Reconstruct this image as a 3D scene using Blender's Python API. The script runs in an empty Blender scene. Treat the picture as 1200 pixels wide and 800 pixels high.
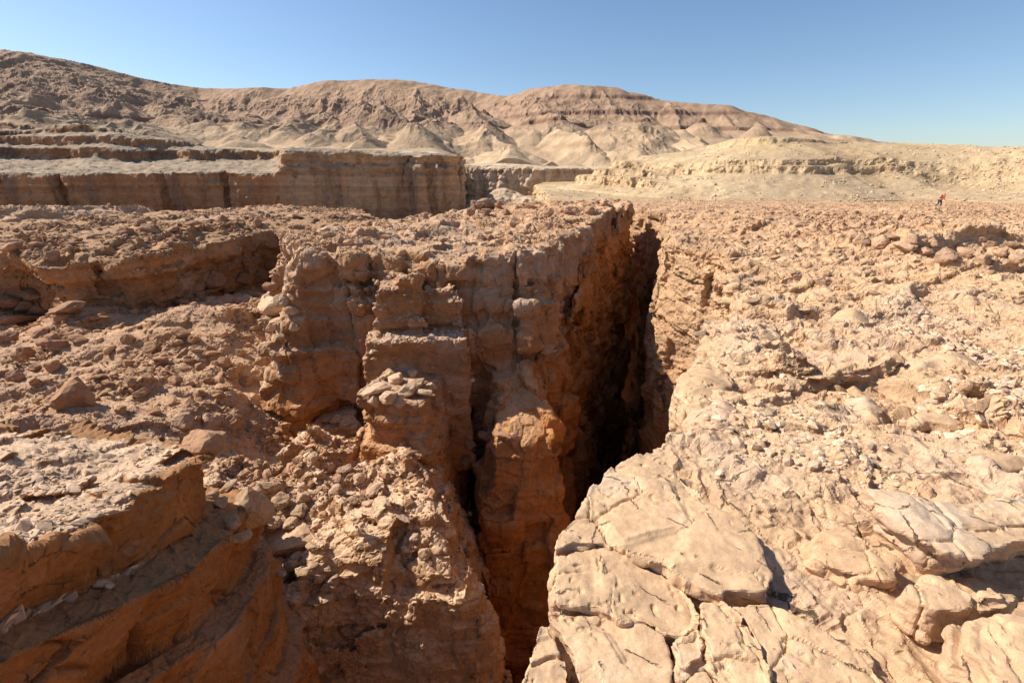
import bpy, math, time
import numpy as np
from concurrent.futures import ThreadPoolExecutor
POOL = ThreadPoolExecutor(4)
T0 = time.time()
QUICK = False
f4 = np.float32
# ------------------------------------------------------------------ camera numbers
FPX = 1200 * 16.0 / 36.0
PITCH = math.atan(200 / FPX)
CP, SP = math.cos(PITCH), math.sin(PITCH)

def V(px, py, Y):
    """world point seen at a photo pixel, at forward distance Y (metres)"""
    a = (px - 600) / FPX; b = (400 - py) / FPX
    d = Y / (CP + b * SP)
    return (a * d, Y, d * (-SP + b * CP))

def VZ(px, py, Z):
    a = (px - 600) / FPX; b = (400 - py) / FPX
    d = Z / (-SP + b * CP)
    return (a * d, d * (CP + b * SP), Z)

# ------------------------------------------------------------------ noise
_r = np.random.RandomState(7)
TAB = _r.rand(65536).astype(f4)
def _h(ix, iy, iz, seed):
    h = ix * 73856093 ^ iy * 19349663 ^ iz * 83492791 ^ (seed * 2654435)
    h = (h ^ (h >> 13)) * 1274126177
    return ((h ^ (h >> 16)) & 65535)
def _i(a): return np.floor(a).astype(np.int64)

def vnoise(x, y, z, seed=0):
    ix, iy, iz = _i(x), _i(y), _i(z)
    fx = (x - ix).astype(f4); fy = (y - iy).astype(f4); fz = (z - iz).astype(f4)
    fx = fx * fx * (3 - 2 * fx); fy = fy * fy * (3 - 2 * fy); fz = fz * fz * (3 - 2 * fz)
    def c(dx, dy, dz): return TAB[_h(ix + dx, iy + dy, iz + dz, seed)]
    a = c(0,0,0) * (1-fx) + c(1,0,0) * fx
    b = c(0,1,0) * (1-fx) + c(1,1,0) * fx
    e = c(0,0,1) * (1-fx) + c(1,0,1) * fx
    g = c(0,1,1) * (1-fx) + c(1,1,1) * fx
    return ((a*(1-fy) + b*fy) * (1-fz) + (e*(1-fy) + g*fy) * fz) * 2 - 1

def fbm(x, y, z, s, octs=3, seed=0, gain=.5):
    t = 0; a = 1.0; n = 0; k = 1.0 / s
    for o in range(octs):
        t = t + a * vnoise(x*k + 17.3*o, y*k - 9.1*o, z*k + 4.7*o, seed + o); n += a
        a *= gain; k *= 2.03
    return (t / n).astype(f4)

def worley2(x, y, s, seed=0, jit=.8):
    """F1, F2, cell hash (0..65535), offset to the cell point"""
    x = x / s; y = y / s
    ix, iy = _i(x), _i(y)
    F1 = np.full(x.shape, 9, f4); F2 = np.full(x.shape, 9, f4)
    ID = np.zeros(x.shape, np.int64); DX = np.zeros(x.shape, f4); DY = np.zeros(x.shape, f4)
    for i in (-1, 0, 1):
        for j in (-1, 0, 1):
            h = _h(ix + i, iy + j, ix * 0, seed)
            dx = (x - (ix + i + .5 + (TAB[h] - .5) * jit)).astype(f4)
            dy = (y - (iy + j + .5 + (TAB[(h * 31 + 7) & 65535] - .5) * jit)).astype(f4)
            d = np.sqrt(dx*dx + dy*dy)
            m = d < F1
            F2 = np.where(m, F1, np.minimum(F2, d))
            F1 = np.where(m, d, F1); ID = np.where(m, h, ID)
            DX = np.where(m, dx, DX); DY = np.where(m, dy, DY)
    return F1 * s, F2 * s, ID, DX * s, DY * s

def hs(ID, k): return TAB[(ID * (2 * k + 3) + 101 * k) & 65535]

def facet2(x, y, s, seed=0, tilt=.25, step=.12, soft=.10):
    """broken-slab relief: every cell is a small tilted plane, joined by short steep steps"""
    x = x / s; y = y / s
    ix, iy = _i(x), _i(y)
    F1 = np.full(x.shape, 9, f4); F2 = np.full(x.shape, 9, f4); v1 = np.zeros(x.shape, f4); v2 = np.zeros(x.shape, f4)
    for i in (-1, 0, 1):
        for j in (-1, 0, 1):
            h = _h(ix + i, iy + j, ix * 0, seed)
            dx = (x - (ix + i + .5 + (TAB[h] - .5) * .8)).astype(f4)
            dy = (y - (iy + j + .5 + (TAB[(h * 31 + 7) & 65535] - .5) * .8)).astype(f4)
            d = dx*dx + dy*dy
            v = (hs(h, 1) - .5) * 2 * step + (hs(h, 2) - .5) * 2 * tilt * dx + (hs(h, 3) - .5) * 2 * tilt * dy
            m = d < F1; m2 = d < F2
            v2 = np.where(m, v1, np.where(m2, v, v2)); F2 = np.where(m, F1, np.where(m2, d, F2))
            v1 = np.where(m, v, v1); F1 = np.where(m, d, F1)
    e = np.sqrt(F2) - np.sqrt(F1)
    k = .5 + .5 * sstep(0, soft, e)
    return ((v1 * k + v2 * (1-k)) * s).astype(f4), e * s

def facet3(P, s, seed=0, an=(1, 1, 1.8), tilt=.5, step=.25, jit=.7, soft=.12):
    x = P[:, 0] * an[0] / s; y = P[:, 1] * an[1] / s; z = P[:, 2] * an[2] / s
    ix, iy, iz = _i(x - .5), _i(y - .5), _i(z - .5)
    F1 = np.full(x.shape, 99, f4); F2 = np.full(x.shape, 99, f4); v1 = np.zeros(x.shape, f4); v2 = np.zeros(x.shape, f4)
    for i in (0, 1):
        for j in (0, 1):
            for k in (0, 1):
                h = _h(ix + i, iy + j, iz + k, seed)
                dx = (x - (ix + i + .5 + (TAB[h] - .5) * jit)).astype(f4)
                dy = (y - (iy + j + .5 + (TAB[(h*31+7) & 65535] - .5) * jit)).astype(f4)
                dz = (z - (iz + k + .5 + (TAB[(h*57+3) & 65535] - .5) * jit)).astype(f4)
                d = dx*dx + dy*dy + dz*dz
                v = (hs(h, 1) - .5) * 2 * step + (hs(h, 2) - .5) * 2 * tilt * dx + (hs(h, 3) - .5) * 2 * tilt * dy + (hs(h, 4) - .5) * 2 * tilt * dz
                m = d < F1; m2 = d < F2
                v2 = np.where(m, v1, np.where(m2, v, v2)); F2 = np.where(m, F1, np.where(m2, d, F2))
                v1 = np.where(m, v, v1); F1 = np.where(m, d, F1)
    e = np.sqrt(F2) - np.sqrt(F1)
    k = .5 + .5 * sstep(0, soft, e)
    return ((v1 * k + v2 * (1-k)) * s).astype(f4), (e * s).astype(f4)

# ------------------------------------------------------------------ 2D helper fields sampled on a grid
class Grid2:
    def __init__(s, x0, x1, y0, y1, st, fn):
        s.x0, s.y0, s.st = x0, y0, st
        s.nx = int((x1 - x0) / st) + 1; s.ny = int((y1 - y0) / st) + 1
        X, Y = np.meshgrid(x0 + np.arange(s.nx) * st, y0 + np.arange(s.ny) * st, indexing='ij')
        s.g = fn(X.ravel().astype(f4), Y.ravel().astype(f4)).reshape(s.nx, s.ny).astype(f4)
    def __call__(s, x, y):
        u = np.clip((x - s.x0) / s.st, 0, s.nx - 1.001); v = np.clip((y - s.y0) / s.st, 0, s.ny - 1.001)
        i = u.astype(np.int32); j = v.astype(np.int32); fu = (u - i).astype(f4); fv = (v - j).astype(f4)
        g = s.g
        return (g[i, j]*(1-fu) + g[i+1, j]*fu) * (1-fv) + (g[i, j+1]*(1-fu) + g[i+1, j+1]*fu) * fv

def sdpoly(pts):
    P = np.array(pts, float)
    def fn(x, y):
        d = np.full(x.shape, 1e9); inside = np.zeros(x.shape, bool)
        n = len(P)
        for i in range(n):
            ax, ay = P[i]; bx, by = P[(i+1) % n]
            ex, ey = bx-ax, by-ay
            t = np.clip(((x-ax)*ex + (y-ay)*ey) / (ex*ex + ey*ey + 1e-12), 0, 1)
            d = np.minimum(d, (x-ax-t*ex)**2 + (y-ay-t*ey)**2)
            c = ((ay > y) != (by > y)) & (x < (bx-ax) * (y-ay) / ((by-ay) if by != ay else 1e-9) + ax)
            inside ^= c
        d = np.sqrt(d)
        return np.where(inside, -d, d)
    return fn

def rbf(ctrl, reg=.0):
    C = np.array(ctrl, float); P = C[:, :2]; Z = C[:, 2]; n = len(C)
    def U(r2): return .5 * r2 * np.log(r2 + 1e-9)
    K = U(((P[:, None] - P[None])**2).sum(-1)) + reg * np.eye(n)
    A = np.zeros((n+3, n+3)); A[:n, :n] = K; A[:n, n] = 1; A[:n, n+1:] = P; A[n, :n] = 1; A[n+1:, :n] = P.T
    w = np.linalg.solve(A, np.r_[Z, 0, 0, 0])
    def fn(x, y):
        t = w[n] + w[n+1]*x + w[n+2]*y
        for i in range(n): t = t + w[i] * U((x-P[i, 0])**2 + (y-P[i, 1])**2)
        return t
    return fn

def smax(a, b, k):
    h = np.clip(.5 + .5 * (a - b) / k, 0, 1)
    return b + (a - b) * h + k * h * (1 - h)
def smin(a, b, k): return -smax(-a, -b, k)
def sstep(a, b, x):
    t = np.clip((x - a) / (b - a), 0, 1); return t*t*(3-2*t)

# ------------------------------------------------------------------ sparse surface nets
def nets(f, tomap, n, slop=1.6, margin=0.0, B=8):
    n = np.array(n); nb = (n + B - 1) // B
    NJ, NK = int(nb[1]*B + 2), int(nb[2]*B + 2)
    bi, bj, bk = [a.ravel() for a in np.meshgrid(*[np.arange(k) for k in nb], indexing='ij')]
    def cull(c0):
        s = slice(c0, c0+60000)
        I, J, K = bi[s]*B + B/2, bj[s]*B + B/2, bk[s]*B + B/2
        c = tomap(I, J, K)
        r = np.maximum(np.linalg.norm(tomap(I+B/2, J+B/2, K+B/2) - c, axis=1), np.linalg.norm(tomap(I-B/2, J+B/2, K+B/2) - c, axis=1))
        v = f(c[:, 0], c[:, 1], c[:, 2])
        return np.nonzero(np.abs(v) < slop * r + margin)[0] + c0
    keep = np.concatenate(list(POOL.map(cull, range(0, len(bi), 60000))))
    bi, bj, bk = bi[keep]*B, bj[keep]*B, bk[keep]*B
    M = len(bi)
    o = np.arange(B+1)
    li, lj, lk = [a.ravel() for a in np.meshgrid(o, o, o, indexing='ij')]
    val = np.empty((M, B+1, B+1, B+1), f4)
    CH = 400
    def job(c0):
        s = slice(c0, c0+CH)
        I = (bi[s, None] + li).ravel().astype(f4); J = (bj[s, None] + lj).ravel().astype(f4); K = (bk[s, None] + lk).ravel().astype(f4)
        p = tomap(I, J, K)
        val[s] = f(p[:, 0], p[:, 1], p[:, 2]).reshape(-1, B+1, B+1, B+1)
    list(POOL.map(job, range(0, M, CH)))
    S = val < 0
    cnt = np.zeros((M, B, B, B), np.int8)
    for a in (0, 1):
        for b in (0, 1):
            for c in (0, 1): cnt += S[:, a:B+a, b:B+b, c:B+c]
    m, ci, cj, ck = np.nonzero((cnt > 0) & (cnt < 8))
    acc = np.zeros((len(m), 3), f4); num = np.zeros(len(m), f4)
    def g(a, b, c): return val[m, ci+a, cj+b, ck+c]
    for ax in range(3):
        for u in (0, 1):
            for v in (0, 1):
                p0 = [u, v]; p0.insert(ax, 0); p1 = [u, v]; p1.insert(ax, 1)
                v0, v1 = g(*p0), g(*p1)
                k = (v0 < 0) != (v1 < 0)
                t = np.where(k, v0 / np.where(k, v0 - v1, 1), 0)
                for q in range(3):
                    acc[:, q] += np.where(k, p0[q] + (t if q == ax else 0), 0)
                num += k
    acc /= num[:, None]
    gi, gj, gk = bi[m]+ci, bj[m]+cj, bk[m]+ck
    ids = (gi.astype(np.int64) * NJ + gj) * NK + gk
    order = np.argsort(ids); ids = ids[order]
    idx = np.stack([gi, gj, gk], 1) + acc
    verts = tomap(*(idx[order].T.astype(np.float64)))
    quads = []
    for ax in range(3):
        hi = [slice(0, B)]*3; hi[ax] = slice(1, B+1)
        s0 = S[:, :B, :B, :B]; s1 = S[(slice(None),) + tuple(hi)]
        m, ci, cj, ck = np.nonzero(s0 != s1)
        flip = s0[m, ci, cj, ck]
        G = [bi[m]+ci, bj[m]+cj, bk[m]+ck]
        o1, o2 = (ax+1) % 3, (ax+2) % 3
        col = []
        ok = np.ones(len(m), bool)
        for (u, v) in ((0, 0), (-1, 0), (-1, -1), (0, -1)):
            H = [G[0].astype(np.int64), G[1].astype(np.int64), G[2].astype(np.int64)]
            H[o1] = H[o1] + u; H[o2] = H[o2] + v
            ok &= (H[o1] >= 0) & (H[o2] >= 0)
            q = (H[0]*NJ + H[1])*NK + H[2]
            w = np.clip(np.searchsorted(ids, q), 0, len(ids)-1)
            ok &= ids[w] == q
            col.append(w)
        Q = np.stack(col, 1)
        Q[flip] = Q[flip][:, ::-1]
        quads.append(Q[ok])
    Q = np.concatenate(quads)[:, ::-1]
    return verts, Q

def normals(P, Q):
    a = P[Q[:, 2]] - P[Q[:, 0]]; b = P[Q[:, 3]] - P[Q[:, 1]]
    n = np.cross(a, b)
    N = np.zeros_like(P)
    for k in range(Q.shape[1]):
        for c in range(3): N[:, c] += np.bincount(Q[:, k], n[:, c], len(P))
    return N / (np.linalg.norm(N, axis=1)[:, None] + 1e-12)

def frustum(a0, a1, b0, b1, d0, d1, px, dl):
    """cells px photo-pixels wide, dl relative depth; returns map and counts"""
    da = px / FPX
    n = (int((a1-a0)/da), int((b1-b0)/da), int(math.log(d1/d0)/dl))
    def tm(i, j, k):
        d = d0 * np.exp(k * dl); a = a0 + i*da; b = b0 + j*da
        return np.stack([a*d, (CP + b*SP)*d, (-SP + b*CP)*d], -1)
    return tm, n

def cart(x0, x1, y0, y1, z0, z1, st):
    n = (int((x1-x0)/st)+1, int((y1-y0)/st)+1, int((z1-z0)/st)+1)
    def tm(i, j, k): return np.stack([x0+i*st, y0+j*st, z0+k*st], -1)
    return tm, n

# ------------------------------------------------------------------ blender output
scene = bpy.context.scene
COL = scene.collection
def mesh_obj(name, P, Q, mat, col=None, smooth=True, parent=None):
    me = bpy.data.meshes.new(name)
    P = np.asarray(P, f4); Q = np.asarray(Q, np.int32)
    k = Q.shape[1]
    me.vertices.add(len(P)); me.vertices.foreach_set('co', P.ravel())
    me.loops.add(Q.size); me.loops.foreach_set('vertex_index', Q.ravel())
    me.polygons.add(len(Q)); me.polygons.foreach_set('loop_start', np.arange(0, Q.size, k, dtype=np.int32))
    me.polygons.foreach_set('use_smooth', np.full(len(Q), smooth))
    me.update(calc_edges=True)
    if col is not None:
        at = me.attributes.new('Col', 'FLOAT_COLOR', 'POINT')
        c = np.ones((len(P), 4), f4); c[:, :3] = col
        at.data.foreach_set('color', c.ravel())
    me.materials.append(mat)
    o = bpy.data.objects.new(name, me); COL.objects.link(o)
    if parent: o.parent = parent
    return o
def struct(o): o['kind'] = 'structure'; return o
def stuff(o, label, cat, group=None):
    o['kind'] = 'stuff'; o['label'] = label; o['category'] = cat; return o
def thing(o, label, cat, group=None):
    o['label'] = label; o['category'] = cat
    if group: o['group'] = group
    return o

# ------------------------------------------------------------------ materials
def rock_mat(name, scale=1.0, bump=.5, rough=.95, use_attr=True, base=(.4, .25, .15), dist=.02, fine=.5, cracks=0):
    m = bpy.data.materials.new(name); m.use_nodes = True
    nt = m.node_tree; N = nt.nodes; L = nt.links
    b = N['Principled BSDF']; b.inputs['Roughness'].default_value = rough
    b.inputs['Specular IOR Level'].default_value = .12
    tc = N.new('ShaderNodeTexCoord')
    def noise(s, det=6, ro=.6):
        n = N.new('ShaderNodeTexNoise'); n.inputs['Scale'].default_value = s; n.inputs['Detail'].default_value = det
        n.inputs['Roughness'].default_value = ro; L.new(tc.outputs['Object'], n.inputs['Vector']); return n
    n1 = noise(3.1*scale, 8, .65); n2 = noise(22*scale, 6, .7); n3 = noise(.9*scale, 5, .6)
    if use_attr:
        at = N.new('ShaderNodeAttribute'); at.attribute_name = 'Col'; csrc = at.outputs['Color']
    else:
        rg = N.new('ShaderNodeRGB'); rg.outputs[0].default_value = (*base, 1); csrc = rg.outputs[0]
    def ramp(src, lo, hi, p0=.3, p1=.7):
        mr = N.new('ShaderNodeMapRange'); mr.inputs['From Min'].default_value = p0; mr.inputs['From Max'].default_value = p1
        mr.inputs['To Min'].default_value = lo; mr.inputs['To Max'].default_value = hi; L.new(src, mr.inputs['Value']); return mr.outputs['Result']
    def mul(c, v):
        x = N.new('ShaderNodeVectorMath'); x.operation = 'SCALE'; L.new(c, x.inputs[0]); L.new(v, x.inputs['Scale']); return x.outputs[0]
    c = mul(csrc, ramp(n1.outputs['Fac'], .82, 1.18)); c = mul(c, ramp(n2.outputs['Fac'], .85, 1.15))
    # warm rusty / grey patina patches
    mx = N.new('ShaderNodeMix'); mx.data_type = 'RGBA'; mx.blend_type = 'MULTIPLY'
    L.new(ramp(n3.outputs['Fac'], 0, .55, .48, .7), mx.inputs['Factor']); L.new(c, mx.inputs['A']); mx.inputs['B'].default_value = (.86, .84, .88, 1)
    L.new(mx.outputs['Result'], b.inputs['Base Color'])
    bm1 = N.new('ShaderNodeBump'); bm1.inputs['Strength'].default_value = bump; bm1.inputs['Distance'].default_value = dist*4/scale
    L.new(n1.outputs['Fac'], bm1.inputs['Height'])
    vo = N.new('ShaderNodeTexVoronoi'); vo.inputs['Scale'].default_value = 9*scale; vo.feature = 'F1'
    wv = N.new('ShaderNodeVectorMath'); wv.operation = 'MULTIPLY_ADD'; wv.inputs[1].default_value = (.25/scale,)*3
    L.new(n2.outputs['Color'], wv.inputs[0]); L.new(tc.outputs['Object'], wv.inputs[2]); L.new(wv.outputs[0], vo.inputs['Vector'])
    bm2 = N.new('ShaderNodeBump'); bm2.inputs['Strength'].default_value = bump*fine; bm2.inputs['Distance'].default_value = dist*1.5/scale
    L.new(vo.outputs['Distance'], bm2.inputs['Height']); L.new(bm1.outputs[0], bm2.inputs['Normal'])
    bm3 = N.new('ShaderNodeBump'); bm3.inputs['Strength'].default_value = bump; bm3.inputs['Distance'].default_value = dist/scale
    L.new(n2.outputs['Fac'], bm3.inputs['Height']); L.new(bm2.outputs[0], bm3.inputs['Normal'])
    if cracks:
        ve = N.new('ShaderNodeTexVoronoi'); ve.feature = 'DISTANCE_TO_EDGE'; ve.inputs['Scale'].default_value = cracks
        wc = N.new('ShaderNodeVectorMath'); wc.operation = 'MULTIPLY_ADD'; wc.inputs[1].default_value = (.22/cracks,)*3
        L.new(n1.outputs['Color'], wc.inputs[0]); L.new(tc.outputs['Object'], wc.inputs[2]); L.new(wc.outputs[0], ve.inputs['Vector'])
        lw = ramp(ve.outputs['Distance'], 0, 1, 0.0, .014)
        on = ramp(n3.outputs['Fac'], 1, 0, .50, .58)          # cracks only run through part of the rock
        mxx = N.new('ShaderNodeMath'); mxx.operation = 'MAXIMUM'; L.new(lw, mxx.inputs[0]); L.new(on, mxx.inputs[1])
        bm4 = N.new('ShaderNodeBump'); bm4.inputs['Strength'].default_value = 1; bm4.inputs['Distance'].default_value = .02
        L.new(mxx.outputs[0], bm4.inputs['Height']); L.new(bm3.outputs[0], bm4.inputs['Normal'])
        L.new(bm4.outputs[0], b.inputs['Normal'])
        mc = N.new('ShaderNodeMix'); mc.data_type = 'RGBA'; L.new(mxx.outputs[0], mc.inputs['Factor']); mc.inputs['A'].default_value = (.27, .175, .105, 1)
        L.new(mx.outputs['Result'], mc.inputs['B']); L.new(mc.outputs['Result'], b.inputs['Base Color'])
    else:
        L.new(bm3.outputs[0], b.inputs['Normal'])
    return m

M_near = rock_mat('near_rock', 4.0, .7, dist=.014, cracks=1.6)
M_rock = rock_mat('mid_rock', 1.3, .6, dist=.025)
M_far = rock_mat('far_rock', .12, .35, dist=.03)
M_hill = rock_mat('hill_rock', .02, .3, dist=.03)
M_pale = rock_mat('pale_rock', .35, .5, dist=.03)

def lerp(a, b, t):
    return np.asarray(a, f4) * (1 - t[:, None]) + np.asarray(b, f4) * t[:, None]

# base colours of the rock itself (linear)
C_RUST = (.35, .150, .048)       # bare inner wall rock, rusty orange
C_BROWN = (.35, .205, .118)     # weathered varnish on rubble
C_BUFF = (.58, .40, .25)       # dusty limestone top
C_PALE = (.62, .47, .32)       # pale face
C_GREY = (.36, .28, .22)

PX = 2.0
DL = .0054
def log(*a): print('[%.1fs]' % (time.time() - T0), *a, flush=True)

# ================================================================== NEAR ROCK: plan polygons (metres, camera at 0,0,0; eye height)
R_RIM = [(-2.0, -30), (-1.2, -6), (-.55, -.6), (-.12, .6), (.02, 1.1), (.10, 1.35), (.14, 1.75), (.30, 2.1), (.62, 2.62), (.95, 2.95), (1.22, 3.2), (1.5, 3.8), (1.55, 4.3), (1.95, 5.2),
         (2.35, 6.2), (2.75, 7.4), (3.5, 8.6), (4.5, 10), (5.9, 12.2), (7.1, 13.6), (7.7, 15.2), (7.2, 17.2), (6.7, 19), (7.0, 22), (8.1, 25.5), (9.3, 28), (11.0, 33), (13.2, 40), (15.5, 47), (16, 56), (13, 66), (10, 80)]
R_RIM = [(x + float(np.interp(y, [-1, 0, 2, 4, 6, 12, 20, 60], [0, .08, .12, .22, .36, .45, .40, .3])), y) for x, y in R_RIM]
R_POLY = R_RIM + [(10, 95), (150, 95), (150, -30)]
gR = Grid2(-12, 60, -32, 96, .08, sdpoly(R_POLY))
zR = Grid2(-20, 152, -32, 100, .5, lambda x, y: np.interp(y, [-30, 0, 1.8, 3, 5.5, 8, 12, 18, 30, 60, 95], [-1.95, -1.95, -1.93, -1.94, -2.18, -2.5, -2.72, -3.0, -3.45, -4.6, -5.6])
           + .012 * np.clip(x - 3, 0, 40) * np.clip(20 - y, 0, 20) / 20 * 1.2)
def topR(x, y):
    # low scarp across the right: the far rubble layer lies ~0.6 m above the slabs in front of it
    yl = 17.5 + 1.2 * np.sin(x * .35) + .5 * np.sin(x * 1.1 + 1) - .10 * (x - 18)
    st = sstep(0, .5, y - yl) * sstep(11, 16, x) * sstep(80, 20, y)
    return zR(x, y) + .75 * st + .10 * sstep(.95, 1.35, x) * sstep(4.5, 2.5, y)
def dsc(x, y): return np.clip(np.sqrt(x*x + y*y) / 12, .12, 1.0)   # detail scale grows with distance
def fR(x, y, z):
    s = dsc(x, y)
    w = fbm(x, y, z, 3.0, 3, 11) * .9 * s * sstep(2, 12, y)
    F1, F2, ID, dx, dy = worley2(x + .2*z, y, 1.7, 12)
    lay = _i(z / 1.7 + .3 * (dx * .3))
    hh = TAB[_h(ID, lay, lay*0, 3)]
    w = w + (hh - .5) * .55 * s * sstep(3, 9, y)
    st = (TAB[(_i(z * 2.6 + .4 * vnoise(x*.3, y*.3, z*0, 5)) * 7919 + 13) & 65535] - .5) * .22 * s
    a, e = facet2(x + .15*y, y, 2.3, 21, .16, .05)
    b, e2 = facet2(x - .3*y, y*1.3, .8, 22, .3, .09)
    near = sstep(2.3, 6, np.sqrt(x*x + y*y))
    top = topR(x, y) + a * near * .75 + b * near * .8 + fbm(x, y, z*0, 6, 2, 23) * .12 * near
    d = gR(x, y) + w + st - .10 * np.clip(-z - 6, 0, 40)*0 + .05 * np.clip(-2.5 - z, 0, 30) * sstep(8, 3, y)
    return smax(d, z - top, .25 * s)

M_POLY = [(-8.9, 19.0), (-7.6, 18.6), (-6.3, 18.2), (-6.0, 19.2), (-5.2, 18.9), (-3.4, 18.3), (-1, 18.1), (1.25, 18.3), (1.7, 19.8), (2.5, 21), (2.6, 23), (3.4, 25), (4.1, 26), (4.3, 28), (5.2, 30), (5.6, 33),
          (7.4, 37), (8.0, 40), (10.6, 45), (12.6, 49), (13.2, 56), (10.5, 60), (4, 63), (-1, 61), (-4.5, 56), (-7.3, 50), (-11.5, 44), (-13.5, 40), (-14, 34), (-13.5, 28), (-11.6, 24.5), (-10.2, 21.5)]
gM = Grid2(-24, 24, 6, 70, .1, sdpoly(M_POLY))
zM = Grid2(-24, 24, 6, 70, .5, rbf([(-9, 19, -3.0), (-6, 18.5, -3.35), (-3.5, 18.3, -3.2), (1.2, 18.3, -3.2), (4.5, 29, -3.2), (11, 46, -3.15), (12, 56, -3.3), (0, 58, -4.2), (-7, 50, -4.4), (-12, 43, -4.5), (-13, 30, -3.9), (-3, 30, -3.6), (0, 42, -3.8), (-4, 55, -4.2)]))
def blocky(x, y, z, s1, seed, amp):
    """joint-bounded blocks: a random set-back for every block"""
    xx = x + .35 * vnoise(x*.5, y*.5, z*.5, seed) + .14 * vnoise(x*2, y*2, z*2, seed+3); yy = y + .45 * vnoise(x*.5+7, y*.5, z*.5, seed+1)
    F1, F2, ID, dx, dy = worley2(xx, yy, s1, seed)
    L = _i(z / (s1 * .8) + hs(ID, 5) * 1.0 + .15 * vnoise(x*.4, y*.4, z*0, seed+2))
    hh = TAB[_h(ID, L, L*0, seed)]
    return (hh - .5) * 2 * amp, F2 - F1
def strata(x, y, z, k, seed, amp):
    u = z * k + .5 * vnoise(x*.25, y*.25, z*0, seed)
    i = _i(u); fr = u - i
    a = TAB[(i * 7919 + seed) & 65535]; b = TAB[((i+1) * 7919 + seed) & 65535]
    t = sstep(.8, 1.0, fr)
    return (a*(1-t) + b*t - .5) * 2 * amp
def boxsd(x, y, cx, cy, hx, hy, ang):
    c, s_ = math.cos(ang), math.sin(ang)
    u = np.abs((x-cx)*c + (y-cy)*s_) - hx; v = np.abs(-(x-cx)*s_ + (y-cy)*c) - hy
    return np.sqrt(np.maximum(u, 0)**2 + np.maximum(v, 0)**2) + np.minimum(np.maximum(u, v), 0)

def fM(x, y, z):
    w = fbm(x, y, z*.6, 4.5, 3, 31) * .38
    b1, e1 = blocky(x, y, z, 3.3, 41, .48)
    b2, e2 = blocky(x, y, z, 1.25, 45, .20)
    st = strata(x, y, z, 2.4, 51, .11) + strata(x, y, z, .55, 52, .20)
    dep = np.clip(-3 - z, 0, 60)
    # the wall leans out a little with depth; its left flank turns into a ramp
    left = sstep(-7.0, -9.6, x) * sstep(30, 20, y)
    bat = .035 * dep + left * dep * .34
    top = zM(x, y) + facet2(x, y, 1.6, 55, .2, .10)[0] + facet2(x, y, 4.5, 56, .06, .05)[0]
    crk = .5 * np.exp(-e1 / .09) + .14 * np.exp(-e2 / .05)
    d = gM(x, y) - bat + w + b1 + b2 + st + crk
    # lower spur of the wall that comes forward to the bottom of the crevice
    sp = boxsd(x, y, .20, 17.2, 1.05, 2.5, .10) + w*.6 + b1*.5 + b2 + st - .13 * np.clip(-9 - z, 0, 30)
    sp = smax(sp, z + 8.7 - .45 * (y - 15.5) - .5 * b1, .3)
    d = smin(d, sp, .5)
    # dark slot left of the spur
    slot = .17 - np.sqrt(((x + 1.75 + .10*(y-17)) / 1.0)**2) 
    slot = np.minimum(slot, np.minimum(z + 21, -9.9 - z)) ; slot = np.minimum(slot, 19.5 - y)
    f = smax(d, z - top, .22)
    f = np.maximum(f, slot)
    # big caverns under the wall keep the gorge open
    return f

def fPillar(x, y, z):
    w = fbm(x, y, z, 1.6, 3, 61) * .22
    b2, e2 = blocky(x, y, z, 1.0, 65, .16)
    st = strata(x, y, z, 2.9, 66, .16)
    base = boxsd(x, y, -3.85, 18.0, 1.95, 1.75, .08) + w + b2*.4 + st*.3 - .02 * (-6 - z)
    base = smax(base, z + 6.05 - .10*x*0, .12)
    t1 = boxsd(x, y, -4.55, 18.0, .95, .95, .1) + w*.6 + b2 + st
    t1 = smax(t1, z + 4.0 - facet2(x, y, .9, 67, .3, .2)[0], .1)
    t2 = boxsd(x, y, -3.0, 18.3, .85, .8, .0) + w*.6 + b2 + st
    t2 = smax(t2, z + 4.55 - facet2(x, y, .7, 68, .3, .2)[0], .1)
    return np.maximum(np.minimum(np.minimum(base, t1), t2), -z - 12)

def fButt(x, y, z):
    w = fbm(x, y, z, 1.8, 3, 71) * .35
    b2, e2 = blocky(x, y, z, 1.2, 75, .16)
    st = strata(x, y, z, 2.5, 76, .10)
    d = boxsd(x, y, -4.05, 15.6, 1.15, 1.6, -.12) + w + b2 + st - .10 * np.clip(-7.3 - z, 0, 30)
    return smax(d, z + 7.35 + .10*(x+4), .2)

# left ledge plateau
LP_POLY = [(-90, 20), (-40, 24), (-30, 26.5), (-26.5, 25.0), (-23.5, 22.6), (-21.8, 23.6), (-20.3, 23.0), (-19.6, 25.5), (-19.8, 28.5), (-18.9, 31), (-18.7, 34.2), (-16.8, 34.5), (-15.2, 32), (-13.4, 28.5), (-12, 25), (-9, 26), (-8, 44),
           (-13, 46), (-16, 54), (-22, 59), (-30, 57.5), (-38, 47), (-46, 42), (-90, 40)]
gL = Grid2(-92, 0, 10, 75, .12, sdpoly(LP_POLY))
zL = Grid2(-92, 0, 10, 75, .5, rbf([(-60, 30, -4.0), (-28, 25.5, -4.0), (-23.5, 22.8, -4.35), (-20.3, 23.2, -4.25), (-19.4, 29, -4.2), (-18.6, 34, -4.15), (-15, 34, -4.6), (-12, 30, -4.4), (-11, 42, -4.7), (-30, 40, -4.1), (-45, 41, -4.3), (-37, 46, -4.25), (-30, 56, -4.3), (-20, 55, -4.9), (-60, 45, -4.5)]))
L2_POLY = [(-25, 39), (-20.8, 38.6), (-18.6, 42), (-16.5, 44.5), (-14.4, 48), (-15.2, 51), (-20, 60), (-30, 58), (-30, 46)]
gL2 = Grid2(-60, 0, 25, 75, .12, sdpoly(L2_POLY))
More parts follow.
